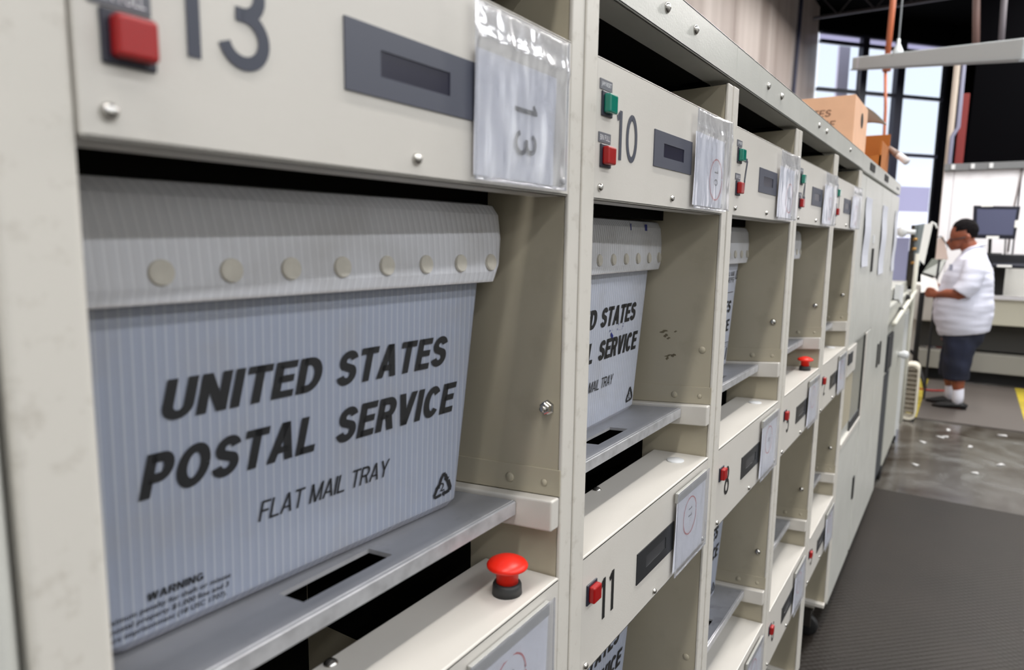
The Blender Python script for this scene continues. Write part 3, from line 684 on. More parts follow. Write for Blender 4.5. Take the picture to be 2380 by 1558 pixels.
def concrete():
    mm = bpy.data.materials.new('worn polished concrete'); mm.use_nodes = True; n = mm.node_tree; b = n.nodes['Principled BSDF']
    t = n.nodes.new('ShaderNodeTexCoord')
    nz = n.nodes.new('ShaderNodeTexNoise'); nz.inputs['Scale'].default_value = 2.0; nz.inputs['Detail'].default_value = 8; nz.inputs['Roughness'].default_value = .62; nz.inputs['Distortion'].default_value = .6
    n.links.new(t.outputs['Object'], nz.inputs['Vector'])
    r = n.nodes.new('ShaderNodeValToRGB'); r.color_ramp.elements[0].position = .36; r.color_ramp.elements[0].color = c255(50, 42, 35)
    r.color_ramp.elements[1].position = .68; r.color_ramp.elements[1].color = c255(118, 118, 116); e = r.color_ramp.elements.new(.5); e.color = c255(84, 80, 75)
    n.links.new(nz.outputs[0], r.inputs[0]); n.links.new(r.outputs[0], b.inputs['Base Color'])
    mr = n.nodes.new('ShaderNodeMapRange'); mr.inputs[3].default_value = .10; mr.inputs[4].default_value = .30; b.inputs['Specular IOR Level'].default_value = .8
    n.links.new(nz.outputs[0], mr.inputs[0]); n.links.new(mr.outputs[0], b.inputs['Roughness'])
    bp = n.nodes.new('ShaderNodeBump'); bp.inputs['Strength'].default_value = .04; bp.inputs['Distance'].default_value = .01
    n.links.new(nz.outputs[0], bp.inputs['Height']); n.links.new(bp.outputs[0], b.inputs['Normal']); return mm
def slab_poly(z0, z1):
    p = [(-16, -22), (75.4, -22), (39.9, 7.8), (-16, 7.8)]; n = 4
    return MB().add([(x, y, z) for z in (z0, z1) for x, y in p], [(3, 2, 1, 0), (4, 5, 6, 7)]+[(k, (k+1) % 4, 4+(k+1) % 4, 4+k) for k in range(4)])
struct(finish('floor', slab_poly(-4.5, -4.3), concrete(), None))
ceilm = mat('black ceiling deck', c255(12, 12, 13), .9, spec=0.02)
struct(finish('ceiling', slab_poly(12.0, 12.2), ceilm, None))
def brown():
    mm = bpy.data.materials.new('brown grey sheet metal wall'); mm.use_nodes = True; n = mm.node_tree; b = n.nodes['Principled BSDF']
    t = n.nodes.new('ShaderNodeTexCoord'); mp = n.nodes.new('ShaderNodeMapping'); mp.inputs['Scale'].default_value = (1.0, 1, .04)
    n.links.new(t.outputs['Object'], mp.inputs[0])
    nz = n.nodes.new('ShaderNodeTexNoise'); nz.inputs['Scale'].default_value = 2.4; nz.inputs['Detail'].default_value = 5; n.links.new(mp.outputs[0], nz.inputs['Vector'])
    r = n.nodes.new('ShaderNodeValToRGB'); r.color_ramp.elements[0].position = .3; r.color_ramp.elements[0].color = c255(150, 134, 126)
    r.color_ramp.elements[1].position = .72; r.color_ramp.elements[1].color = c255(206, 194, 188)
    n.links.new(nz.outputs[0], r.inputs[0]); n.links.new(r.outputs[0], b.inputs['Base Color']); b.inputs['Roughness'].default_value = .5; return mm
mb = MB(); x = -16.0                     # tall flat metal sheets with narrow joints
while x < 40:
    mb.box(x+.02, 7.6, -4.3, min(x+5.15, 40), 7.66, 12); x += 5.18
mb.box(-16, 7.66, -4.3, 40.0, 7.8, 12)
struct(finish('wall_left', mb, brown(), None))
wall_w = mat('white painted wall', c255(205, 205, 200), .8)
struct(finish('wall_front', MB().box(-16, -22.2, -4.3, 75, -22, 12), wall_w, None))
struct(finish('wall_back', MB().box(-16.2, -22, -4.3, -16, 8, 12), wall_w, None))
blackw = mat('black wall panels', c255(7, 7, 9), .95, spec=0.02)
# window wall, set at an angle
wdv = Vector((.766, -.643, 0)); wn = Vector((.643, .766, 0)); P0 = Vector((40, 7.5, 0))
def wp(t, d, z): q = P0+wdv*t+wn*d; return (q.x, q.y, z)
def wbox(mb, t0, t1, z0, z1, d0=0., d1=.25):
    return mb.hexa([wp(t0, d0, z0), wp(t1, d0, z0), wp(t1, d1, z0), wp(t0, d1, z0), wp(t0, d0, z1), wp(t1, d0, z1), wp(t1, d1, z1), wp(t0, d1, z1)])
mb = MB(); wbox(mb, -.3, 8.9, 10.9, 12, 0, .4); wbox(mb, 8.62, 9.2, -4.3, 12, 0, .4); wbox(mb, -.3, 9, -4.3, -.6, 0, .4)
wbox(mb, 9.2, 46, -4.3, 12, 0, .4)
struct(finish('wall_right', mb, blackw, None))
frame_m = mat('dark window frame', c255(30, 30, 44), .4)
spans = [(.1, 2.75), (3.15, 5.15), (5.66, 8.45)]
shade_m = bpy.data.materials.new('lavender roller shade'); shade_m.use_nodes = True
_n = shade_m.node_tree; _n.nodes.clear(); _o = _n.nodes.new('ShaderNodeOutputMaterial'); _t = _n.nodes.new('ShaderNodeBsdfTranslucent'); _t.inputs[0].default_value = c255(205, 200, 216)
_tr = _n.nodes.new('ShaderNodeBsdfTransparent'); _mx = _n.nodes.new('ShaderNodeMixShader'); _mx.inputs[0].default_value = .22
_n.links.new(_t.outputs[0], _mx.inputs[1]); _n.links.new(_tr.outputs[0], _mx.inputs[2]); _n.links.new(_mx.outputs[0], _o.inputs[0])
glass_m = bpy.data.materials.new('window glass'); glass_m.use_nodes = True
_n = glass_m.node_tree; _n.nodes.clear(); _o = _n.nodes.new('ShaderNodeOutputMaterial'); _g = _n.nodes.new('ShaderNodeBsdfGlossy'); _g.inputs['Roughness'].default_value = .02
_tr = _n.nodes.new('ShaderNodeBsdfTransparent'); _tr.inputs[0].default_value = (.95, .97, 1, 1); _mx = _n.nodes.new('ShaderNodeMixShader'); _mx.inputs[0].default_value = .05
_n.links.new(_tr.outputs[0], _mx.inputs[1]); _n.links.new(_g.outputs[0], _mx.inputs[2]); _n.links.new(_mx.outputs[0], _o.inputs[0])
for k, (a, b) in enumerate(spans):
    fr = MB()
    if k: wbox(fr, spans[k-1][1], a, -.6, 10.9, -.02, .3)
    for z in (10.4, 8.0, 4.9): wbox(fr, a, b, z-.09, z+.09, .02, .2)
    wbox(fr, a, b, -.6, -.4, .02, .2); wbox(fr, a, b, 10.78, 10.9, .02, .2)
    if k == 0: wbox(fr, -.2, .1, -.6, 10.9, .1, .3) if False else None
    w_ = struct(finish('window_%d' % (k+1), fr, frame_m, None))
    struct(finish('pane', wbox(MB(), a, b, -.4, 10.8, .10, .12), glass_m, w_))
    finish('top_shade', wbox(MB(), a+.05, b-.05, 10.47, 10.8, .22, .235), shade_m, w_)
    if k == 2: finish('roller_shade', wbox(MB(), a-.2, b-.05, 1.82, 3.2, .25, .26), shade_m, w_)
struct(finish('outside_column', wbox(MB(), 1.1, 2.1, -4.3, 9.6, 6, 6.6), mat('pale outdoor column', c255(205, 198, 208), .8), None)) if False else None
oc = tag(finish('building_column', wbox(MB(), 3.85, 4.6, -4.3, 11.2, 3, 3.15), mat('pale outdoor column', c255(212, 204, 214), .8), None), 'pale grey column standing outdoors behind the left window', 'column')

# ------------------------------------------------------------------ roof steel
joist_m = mat('grey roof steel', c255(74, 70, 74), .6); deck_m = mat('dull green lit deck', c255(92, 96, 84), .9, noise_amt=.5, noise_scale=1.2)
for k, x in enumerate((20, 26, 32, 38)):
    jo = thing('roof_joist', 'dark steel roof joist spanning overhead, joist %s the window wall' % ('nearest' if k == 3 else 'second from' if k == 2 else 'third from' if k == 1 else 'farthest from'), 'roof joist', (x, 0, 10.9), 'roof joists')
    finish('chord', MB().box(x-.08, -20, 10.9, x+.08, 7.5, 11.02).box(x-.08, -20, 11.85, x+.08, 7.5, 11.97), joist_m, jo)
    mb = MB(); y = -20.0; s_ = 0
    while y < 7: mb.tube([(x, y, 10.96 if s_ else 11.9), (x, y+.8, 11.9 if s_ else 10.96)], .035, 6); y += .8; s_ ^= 1
    finish('web_bars', mb, joist_m, jo)
tag(finish('lit_deck_patch', MB().box(24, -4, 11.90, 31.5, 7.4, 11.98), deck_m, None), 'dull green patch of lit roof deck between the joists', 'roof panel')  # lighter colour stands in for light falling on the roof deck

# hanging rail
rl = thing('hanging_rail', 'light grey rail hanging across the upper right on thin cords', 'hanging rail', (20, 1.5, 4.4))
A_, B_ = Vector((24, 3.42, 5.41)), Vector((14.6, -.52, 3.21))
d = (B_-A_).normalized(); sd = Vector((0, 0, 1)).cross(d).normalized(); hh = .17
railm = mat('light grey rail paint', c255(178, 186, 190), .5)
def bar(mb, A, B, hw, hh_):
    d_ = (B-A).normalized(); s2 = Vector((0, 0, 1)).cross(d_).normalized()*hw; z2 = Vector((0, 0, hh_))
    return mb.hexa([A-s2-z2, B-s2-z2, B+s2-z2, A+s2-z2, A-s2+z2, B-s2+z2, B+s2+z2, A+s2+z2])
finish('rail_channel', bar(MB(), A_, B_, .12, .175), railm, rl, bevel=.02)
finish('rail_joint', bar(MB(), A_+d*.55, A_+d*.72, .13, .185), mat('pale joint', c255(200, 202, 212), .4), rl)
finish('bottom_flange', bar(MB(), A_-Vector((0, 0, .18)), B_-Vector((0, 0, .18)), .16, .02), mat('rail underside', c255(120, 124, 128), .5), rl)
Hp = A_+(B_-A_)*.36
finish('hanger_wire', MB().tube([Hp+Vector((0, 0, .1)), Hp+Vector((0, .0, 1.1)), (Hp.x, Hp.y, 11.9)], .02, 6), mat('wire', c255(110, 115, 120), .5), rl)
finish('hanger_clamp', MB().lathe(Hp+Vector((0, 0, .1)), (0, 0, 1), [(0, .13), (.12, .12), (.3, .04), (.42, .03)], 12), mat('clamp', c255(190, 196, 200), .5), rl, smooth=True)
def at(px_y, px_z, x): return Vector((x, px_y*x, px_z*x))
orange = mat('orange cord', c255(170, 94, 62), .5)
q0 = Vector((24.2, .1068*24.2, .2256*24.2))
tag(finish('air_hose', MB().tube([(25, 2.67, 11.9), (25, 2.67, 7.4), (25, 2.70, 5.7)], .085, 10).tube([(25, 2.70, 5.75), (25, 2.69, 5.3)], [.15, .12], 10), orange, None, smooth=True), 'orange hose hanging from the ceiling to the grey rail', 'hose')
tag(finish('thin_rope', MB().tube([(25, 2.72, 5.3), (25, 2.63, 4.2), (25, 2.60, 3.3), (25, 2.55, 2.3), (25, 2.55, 1.9)], .045, 8), orange, None, smooth=True), 'thin orange cord dangling below the rail in front of the windows', 'cord')
tag(finish('thin_rope', MB().tube([(23.9, 3.32, 5.3), (24.5, 3.33, 4.2), (24.5, 3.38, 3.4)], .02, 6), mat('black cord', c255(30, 30, 35), .6), None, smooth=True), 'thin black cord dangling below the left end of the rail', 'cord')
tag(finish('wall_cable', MB().tube([(34.9, 7.45, 12), (34.7, 7.45, 9), (34.45, 7.45, 6.5), (34.4, 7.45, 2)], .09, 8), mat('dark blue cable', c255(52, 54, 78), .5), None, smooth=True), 'dark blue cable running down the brown wall', 'cable')
# vertical members at the right
for nm, pts, r, m_, lb, ct in (
    ('pipe', [(30, 1.0, 6.5), (30, 1.0, 6.4), (30, 1.005, 3.0), (30, 1.0, -4.3)], .10, mat('beige pipe', c255(196, 184, 172), .5), 'beige vertical pipe at the right of the windows', 'pipe'),
    ('conduit', [(29.6, .80, 6.5), (29.6, .79, 6.4), (29.6, .775, 4.1), (29.6, .93, 3.8), (29.6, .93, -4.3)], .07, mat('blue grey conduit', c255(128, 130, 152), .4), 'bent blue-grey conduit beside the beige pipe', 'conduit'),
    ('roof_pipe', [(30, .66, 11.98), (30, .62, 8.4), (30, .5, 6.9)], .12, mat('rusty pipe', c255(100, 78, 74), .6), 'rusty pipe dropping from the roof above the rail', 'pipe'),
    ('roof_pipe', [(30, -.17, 12), (30, -.18, 8.3), (30, -.22, 6.9)], .10, mat('grey pipe', c255(96, 92, 98), .6), 'grey pipe dropping from the roof near the right edge', 'pipe')):
    tag(finish(nm, MB().tube(pts, r, 10), m_, None, smooth=True), lb, ct)
tag(finish('steel_column', MB().box(30.2, .54, -4.3, 30.5, .80, 5.35), mat('dark red steel', c255(112, 24, 22), .6), None, bevel=.02), 'dark red steel column behind the white cabinets', 'column')
tag(finish('black_backdrop', MB().box(31, -7, -4.3, 31.3, .45, 11.5), blackw, None), 'large black partition filling the background at the upper right', 'backdrop')  # flat black sheet filling the area right of the windows

# ------------------------------------------------------------------ floor mats and litter
tag(finish('rubber_mat', MB().box(-6, -6, -4.299, 13.35, 1.9, -4.286), matm, None), 'long black ribbed rubber mat beside the sorter', 'floor mat')
m2 = thing('safety_mat', 'grey floor mat with yellow edges where the worker stands', 'floor mat', (23, -.3, -4.3))
finish('mat_base', MB().box(19.5, -1.75, -4.299, 25.4, 1.1, -4.27), mat('grey mat', c255(84, 78, 74), .6, bump=.3, bump_scale=90), m2)
yel = mat('yellow tape', c255(176, 158, 44), .6, noise_amt=.25, noise_scale=6)
finish('yellow_edge', MB().box(19.5, .78, -4.269, 25.4, 1.1, -4.262), yel, m2); finish('yellow_edge', MB().box(19.5, -1.75, -4.269, 25.4, -1.45, -4.262), yel, m2)
rnd = random.Random(3)
pl = [(17.2, .52), (17.9, .22), (18.0, .12), (18.7, .08), (15.3, .55), (17.4, -.35), (16.3, -.85), (15.4, -.42), (18.9, -.95), (9.2, -.9), (7.9, -.6)]
for k, (x, y) in enumerate(pl):
    a = rnd.random()*3; l = .05+.05*rnd.random(); wdt = .035 if k < 9 else .012
    if k >= 9: l *= .45
    ca, sa = math.cos(a), math.sin(a); z = -4.298 if k < 9 else -4.284
    pts = [(x+ca*l*i-sa*wdt*j, y+sa*l*i+ca*wdt*j, z+(.012 if (i+j) else 0)) for i, j in ((-1, -1), (1, -1), (1, 1), (-1, 1))]
    mb = MB().hexa(pts+[(p[0], p[1], p[2]+.008) for p in pts])
    tag(finish('paper_scrap', mb, mat('dull paper scrap', c255(196, 196, 196), .8), None), 'small white paper scrap on the concrete in front of the worker' if k < 9 else 'tiny pale paper scrap on the black rubber mat', 'paper scrap', 'paper scraps on the concrete' if k < 9 else 'paper scraps on the black mat')

# ------------------------------------------------------------------ cartons on top of the machine
card_m = mat('orange brown cardboard', c255(222, 176, 144), .8, noise_amt=.05, noise_scale=12); card_d = mat('inner cardboard', c255(172, 102, 40), .85)
bx = thing('cardboard_box', 'large orange cardboard carton lettered UNITED STATES SERVICE, on top of the sorter', 'cardboard box', (9.9, 2, .915))
def ZB(x0, y0, z0, x1, y1, z1, th):
    m_ = MB().box(x0, y0, z0, x1, y1, z0+th); m_.box(x0, y0, z0, x0+th, y1, z1); m_.box(x1-th, y0, z0, x1, y1, z1); m_.box(x0+th, y0, z0, x1-th, y0+th, z1); m_.box(x0+th, y1-th, z0, x1-th, y1, z1); return m_
bx0, bx1, by0, by1, bt = 9.3, 10.45, 1.30, 2.55, 1.745
finish('carton_body', ZB(bx0, by0, .916, bx1, by1, bt, .02), card_m, bx, bevel=.004)
fnb = lambda a, z: (bx0-.002, by1-a, z)
mb = MB(); put_caps(mb, 'UNITED STATES', fnb, .10, 1.51, 1.0, 1.593, .17); put_caps(mb, 'POSTAL SERVICE', fnb, .08, 1.375, 1.05, 1.46, .17)
finish('printed_lettering', mb, mat('faded brown print', c255(128, 92, 74), .8), bx)
n = 16; hx, hz = 9.95, 1.535
finish('hand_hole', MB().add([(hx+(.11)*math.cos(6.283*k/n), by0-.002, hz+.095*math.sin(6.283*k/n)) for k in range(n)], [tuple(range(n))]), hole, bx)
def flap(u, v): return (bx1-.15+u*1.05, by0+.02+v*.45-.16*u, bt+.03-.10*u*u+.05*math.sin(v*3)+.06*v*(1-u))
fl = finish('loose_flap', MB().grid(flap, 8, 5), mat('pale grey sheet', c255(186, 188, 184), .4), bx, smooth=True); so = fl.modifiers.new('t', 'SOLIDIFY'); so.thickness = .003
b2 = thing('cardboard_box', 'smaller open brown cardboard carton behind the large lettered one', 'cardboard box', (12, 1.7, .915))
mb = MB().box(11.3, 1.19, .916, 12.3, 2.4, .94); mb.box(12.27, 1.19, .916, 12.3, 2.4, 1.66); mb.box(11.3, 2.37, .94, 12.3, 2.4, 1.6); mb.box(11.3, 1.19, .94, 12.3, 1.22, 1.45)
finish('carton_body', mb, card_d, b2, bevel=.003)
finish('front_wall', MB().box(11.3, 1.19, .916, 11.33, 2.4, 1.25), card_d, b2)
tb = thing('hand_scanner', 'white tube-shaped scanner resting tilted past the open carton', 'scanner', (12.2, 1.1, .915))
Q = lambda px_y, px_z, x: Vector((x, px_y*x, px_z*x))
a_, b_ = Vector((12.25, 1.19, 1.45)), Vector((12.0, .92, 1.215))
finish('scanner_body', MB().tube([a_, a_+(b_-a_)*.55], [.035, .05], 14), mat('grey tube', c255(150, 128, 118), .5), tb, smooth=True)
finish('scanner_tip', MB().tube([a_+(b_-a_)*.45, b_], [.045, .055], 14), mat('white tube', c255(240, 236, 238), .4), tb, smooth=True)

# ------------------------------------------------------------------ feeder section beyond the tall cabinet
fd = thing('feeder_unit', 'low grey feeder unit with rods and levers past the tall cabinet', 'feeder machine', (15, 2, -FL))
grey_p = mat('cool grey enamel', c255(182, 182, 174), .4)
finish('feeder_body', MB().box(12.5, 1.04, -3.95, 17.3, 3.2, -1.35).box(13.6, 1.0, -3.95, 17.2, 1.04, -1.35), grey_p, fd, bevel=.02)
finish('feeder_top', MB().box(12.5, 1.02, -1.35, 17.6, 3.0, -1.0).box(12.5, 1.10, -1.0, 17.4, 3.0, -.78), grey_p, fd, bevel=.03)
finish('dark_recess', MB().box(12.55, 1.02, -3.95, 13.55, 1.038, -2.2), mat('blue black recess', c255(50, 54, 60), .6), fd)
finish('side_window', MB().box(12.7, .99, -2.1, 13.5, 1.03, -1.5), darkgrey, fd)
finish('lift_rod', MB().tube([(12.8, .95, -1.30), (17.2, .93, -1.00)], .04, 8), mat('cream rod', c255(214, 212, 200), .4), fd, smooth=True)
for x, z in ((14.2, -1.2), (15.6, -1.05)): finish('black_knob', MB().lathe((x, 1.0, z), (0, -1, 0), [(0, .07), (.06, .07), (.08, .04)], 12), hole, fd, smooth=True)
finish('pull_knob', MB().lathe((15.0, 1.0, -2.1), (0, -1, 0), [(0, .05), (.05, .06), (.1, .08), (.16, .07), (.18, .02)], 12), plug, fd, smooth=True)
finish('vertical_post', MB().tube([(17.0, .97, -3.9), (17.0, .96, -1.1), (17.0, .945, -.2)], .045, 10), mat('cream rod', c255(214, 212, 200), .4), fd, smooth=True)
finish('long_rail', MB().box(16.0, .98, -3.95, 16.1, 1.02, -1.4).box(16.6, .98, -3.95, 16.7, 1.02, -1.4), plug, fd)
for x in (14.0, 16.9): finish('caster', MB().lathe((x, 1.15, -4.13), (0, -1, 0), [(0, .14), (.02, .17), (.1, .17), (.12, .14)], 20), rubber, fd, smooth=True); finish('foot_plate', MB().box(x-.15, 1.05, -4.0, x+.15, 1.3, -3.94), steel, fd)
finish('blue_side_plate', MB().box(16.95, 1.12, -.95, 17.05, 1.40, .13), mat('blue steel plate', c255(150, 152, 186), .35, metal=.3), fd, bevel=.01)
finish('transport_frame', MB().box(17.15, .98, -.9, 17.3, 1.12, .4), mat('dark brown frame', c255(48, 42, 32), .6), fd)
finish('motor_head', MB().ell((17, 1.27, .26), (.12, .11, .12)).tube([(17, 1.25, .25), (17, 1.02, .25)], .05, 10), plug, fd, smooth=True)
for z in (.1, -.1, -.4): finish('brass_fitting', MB().lathe((17.1, 1.06, z), (0, -1, 0), [(0, .03), (.08, .03)], 10), mat('brass', c255(206, 160, 96), .3, metal=1), fd, smooth=True)
scr = thing('control_terminal', 'grey control screen seen edge-on with bright papers clipped to it', 'control terminal', (17.2, .9, -.95))
finish('terminal_housing', MB().hexa([(17.15, 1.02, -.62), (17.15, .90, -.45), (17.25, .90, -.45), (17.25, 1.02, -.62), (17.15, 1.06, .40), (17.15, .86, .44), (17.25, .86, .44), (17.25, 1.06, .40)]), mat('green grey housing', c255(132, 142, 146), .5), scr, bevel=.01)
finish('terminal_stand', MB().tube([(17.2, .98, -.95), (17.2, .97, -.5)], .05, 10), darkgrey, scr)
wpm = mat('bright paper', c255(248, 248, 246), .8)
finish('clipped_sheet', MB().hexa([(17.0, .93, -.30), (17.0, .81, -.43), (17.02, .81, -.43), (17.02, .93, -.30), (17.05, .87, .43), (17.05, .72, .43), (17.07, .72, .43), (17.07, .87, .43)]), wpm, scr)
finish('cable_loop', MB().tube([(17.1, .80, .36), (17.1, .74, .46), (17.1, .68, .42), (17.1, .64, .33)], .018, 8), wpm, scr, smooth=True)
lp = thing('keyboard_tray', 'dark tilted keypad tray in front of the worker', 'keypad', (21, .8, -.8))
finish('tray_plate', MB().hexa([(22.2, 1.08, -.77), (22.2, .70, -.89), (22.3, .70, -.93), (22.3, 1.08, -.81), (22.8, .91, -.40), (22.8, .56, -.38), (22.9, .56, -.42), (22.9, .91, -.44)]), mat('dark green grey metal', c255(84, 88, 82), .4), lp, bevel=.01)
finish('tray_arm', MB().tube([(22.5, .85, -.66), (22.5, 1.05, -1.2), (22.5, 1.08, -4.25)], .07, 10), darkgrey, lp, smooth=True)
clr = mat('peach translucent screen', c255(232, 214, 204), .3)
ds = thing('copy_holder', 'pale document holder on a thin gooseneck near the worker\'s face', 'copy holder', (22, .8, -.7))
finish('holder_sheet', MB().hexa([(22, .80, -.40), (22, .50, -.40), (22.03, .50, -.40), (22.03, .80, -.40), (22, .78, .15), (22, .66, .22), (22.03, .66, .22), (22.03, .78, .15)]), clr, ds)
finish('gooseneck', MB().tube([(22, .80, .18), (22, .72, .22), (22, .60, .05), (22, .50, -.08), (22, .44, -.12)], .014, 8), darkgrey, ds, smooth=True)
finish('holder_foot', MB().tube([(22, .7, -.40), (22, .72, -.9), (22, .75, -4.3)], .03, 8), darkgrey, ds)
tag(finish('fabric_label', MB().hexa([(14.0, 1.08, -.98), (15.2, 1.04, -1.2), (15.2, 1.02, -1.2), (14.0, 1.0, -.98), (14.0, 1.08, -.72), (15.2, 1.04, -.78), (15.2, 1.02, -.78), (14.0, 1.0, -.72)]), plug, None), 'white paper taped on the feeder unit top', 'paper notice')
# beige cabinet part behind the worker's hands
tag(finish('beige_pedestal', MB().box(23.2, .55, -2.2, 24.5, 1.35, -1.15).box(24.2, 1.2, -4.3, 24.5, 1.35, -2.2), paint, None, bevel=.03), 'beige machine pedestal between the feeder and the worker', 'machine cabinet')
# box fan / heater at the feeder foot
hf = thing('box_fan', 'cream box fan with rounded corners and dusty grille on the floor', 'fan', (19.3, .95, -FL))
yc, zc, hw_, hh_, rr_ = .955, -3.58, .165, .70, .14
def rrect(n=6, k=1.0):
    pts = []
    for (sy, sz, a0) in ((1, 1, 0), (-1, 1, 90), (-1, -1, 180), (1, -1, 270)):
        for j in range(n+1):
            a = math.radians(a0+90*j/n); pts.append((yc+sy*(hw_*k-rr_*k)+rr_*k*math.cos(a), zc+sz*(hh_*(k if k == 1 else .9)-rr_*k)+rr_*k*math.sin(a)))
    return pts
o1 = rrect(); i1 = rrect(6, .78); nn = len(o1); x0, x1 = 19.1, 19.6
vs = [(x0, *p) for p in o1]+[(x0, *p) for p in i1]+[(x1, *p) for p in o1]+[(x1, *p) for p in i1]; fs = []
for k in range(nn):
    q = (k+1) % nn; fs += [(k, q, nn+q, nn+k), (2*nn+k, 3*nn+k, 3*nn+q, 2*nn+q), (k, 2*nn+k, 2*nn+q, q), (nn+k, nn+q, 3*nn+q, 3*nn+k)]
finish('fan_housing', MB().add(vs, fs), mat('cream plastic', c255(222, 216, 200), .5), hf, bevel=.01)
finish('fan_back', MB().box(x1-.06, yc-.13, zc-.6, x1-.04, yc+.13, zc+.6), mat('dusty grey', c255(120, 108, 92), .9, noise_amt=.4, noise_scale=6), hf)
mb = MB()
for k in range(11): z = zc-.58+.116*k; mb.tube([(x0+.02, yc-.13, z), (x0+.02, yc+.13, z)], .008, 6)
for k in range(5): y = yc-.10+.05*k; mb.tube([(x0+.03, y, zc-.6), (x0+.03, y, zc+.6)], .006, 6)
finish('fan_grille', mb, mat('dusty grille', c255(196, 188, 172), .7), hf)
finish('fan_foot', MB().box(x0, yc-.14, -4.3, x1, yc-.09, zc-hh_+.03).box(x0, yc+.09, -4.3, x1, yc+.14, zc-hh_+.03), rubber, hf)

# ------------------------------------------------------------------ white sorter and desk at the right
ws = thing('white_sorter', 'large white sorting machine filling the right background behind the monitor', 'sorting machine', (27, -3, -FL))
whitep = mat('white enamel panels', c255(244, 243, 248), .5)
finish('white_panel', MB().box(26.65, -6, -1.6, 27.0, -1.09, 2.34).box(26.65, -1.05, -1.6, 27.0, .68, 2.34).box(26.65, .69, -1.6, 27.0, .96, 2.34), whitep, ws, bevel=.02)
finish('top_channel', MB().box(26.5, -6, 2.34, 27.1, .96, 2.55), mat('grey top channel', c255(110, 112, 114), .5), ws)
for y in (.72, .2, -.28): finish('channel_clip', MB().box(26.44, y-.05, 2.37, 26.52, y+.05, 2.52), plug, ws)
cream = mat('cream machine body', c255(206, 203, 186), .5)
finish('machine_body', MB().box(25.5, -6, -2.42, 27.5, 1.35, -1.62), cream, ws, bevel=.03)
finish('bright_edge', MB().box(25.35, -6, -1.62, 25.7, .3, -1.50), whitep, ws)
# sloped steel bed
finish('steel_bed', MB().hexa([(25.4, -6, -1.55), (25.4, .3, -1.55), (26.6, .3, -.75), (26.6, -6, -.75), (25.4, -6, -1.50), (25.4, .3, -1.50), (26.6, .3, -.70), (26.6, -6, -.70)]), mat('satin steel bed', c255(150, 150, 146), .3, metal=.6), ws)
finish('kick_panel', MB().box(26.2, -6, -3.3, 26.4, 1.35, -2.45), mat('dark shadow panel', c255(58, 57, 54), .7), ws)
finish('base_beam', MB().box(25.6, -6, -3.92, 26.2, 1.35, -3.35), mat('grey base beam', c255(142, 140, 132), .6), ws, bevel=.02)
finish('base_feet', MB().box(25.8, -5.5, -4.3, 26.1, -5.2, -3.9).box(25.8, .9, -4.3, 26.1, 1.2, -3.9).box(26.1, -6, -4.3, 26.2, 1.3, -3.9), rubber, ws)
dk = thing('black_console', 'black keyboard console shelf under the monitor', 'console', (25, -1.6, -.6))
finish('console_body', MB().box(24.6, -4, -.66, 25.5, -.35, -.26), mat('black console', c255(20, 22, 30), .5), dk, bevel=.03)
finish('keyboard', MB().hexa([(24.4, -1.9, -.62), (24.4, -.55, -.62), (24.9, -.55, -.5), (24.9, -1.9, -.5), (24.4, -1.9, -.56), (24.4, -.55, -.56), (24.9, -.55, -.42), (24.9, -1.9, -.42)]), mat('keyboard black', c255(30, 33, 46), .5), dk)
finish('console_note', MB().box(24.38, -1.0, -.62, 24.395, -.65, -.56), wpm, dk)
finish('console_tray', MB().box(24.7, -4, -.26, 25.4, -1.35, -.18), mat('brown tray', c255(126, 84, 62), .6), dk)
finish('console_leg', MB().box(25.42, -.9, -1.6, 25.5, -.6, -.6), rubber, dk); finish('console_leg', MB().box(25.42, -3.6, -1.6, 25.5, -3.3, -.6), rubber, dk)
mo = thing('monitor', 'black flat monitor on a post with white notes stuck to it', 'monitor', (24.4, -.5, -.26))
finish('monitor_case', MB().hexa([(24.25, .02, .19), (24.25, -1.0, .17), (24.36, -1.0, .17), (24.36, .02, .19), (24.25, .07, 1.13), (24.25, -1.04, 1.09), (24.36, -1.04, 1.09), (24.36, .07, 1.13)]), mat('monitor black', c255(22, 24, 40), .4), mo, bevel=.02)
finish('screen', MB().hexa([(24.235, -.07, .30), (24.235, -.93, .29), (24.25, -.93, .29), (24.25, -.07, .30), (24.235, -.03, 1.03), (24.235, -.96, 1.0), (24.25, -.96, 1.0), (24.25, -.03, 1.03)]), mat('blue grey screen', c255(88, 92, 118), .25), mo)
for (y0, y1, z0, z1) in ((-.12, -.40, 1.09, 1.16), (-.32, -.62, .18, .26), (-.95, -1.06, .50, .70)):
    finish('sticky_note', MB().box(24.21, min(y0, y1), z0, 24.225, max(y0, y1), z1), wpm, mo)
finish('monitor_post', MB().tube([(24.4, -.42, .2), (24.4, -.44, -.26)], .045, 10).tube([(24.4, -.78, .2), (24.4, -.8, -.26)], .018, 8), hole, mo)
finish('monitor_foot', MB().lathe((24.9, -.5, -.26), (0, 0, 1), [(0, .25), (.03, .25)], 20), hole, mo)
tag(finish('panel_cable', MB().tube([(26.6, -1.07, 2.4), (26.6, -1.02, 1.6), (26.6, -.97, 1.1), (26.6, -.95, -.2)], .025, 8), mat('grey cable', c255(120, 112, 112), .6), None, smooth=True), 'thin grey cable running down the white sorter panel', 'cable')
tag(finish('power_cord', MB().tube([(24.0, 1.3, -3.2), (24.0, 1.15, -3.35), (23.9, 1.0, -3.7), (23.7, .85, -4.1), (23.6, .8, -4.25)], .05, 8), rubber, None, smooth=True), 'black cord curving down to the floor left of the worker', 'cord')
tag(finish('red_cable', MB().tube([(23.5, 1.1, -4.22), (23.4, .9, -4.26), (23.3, .6, -4.24), (23.6, .3, -4.26)], .03, 8), mat('red cable', c255(150, 30, 22), .5), None, smooth=True), 'red cable lying on the floor behind the worker', 'cable')

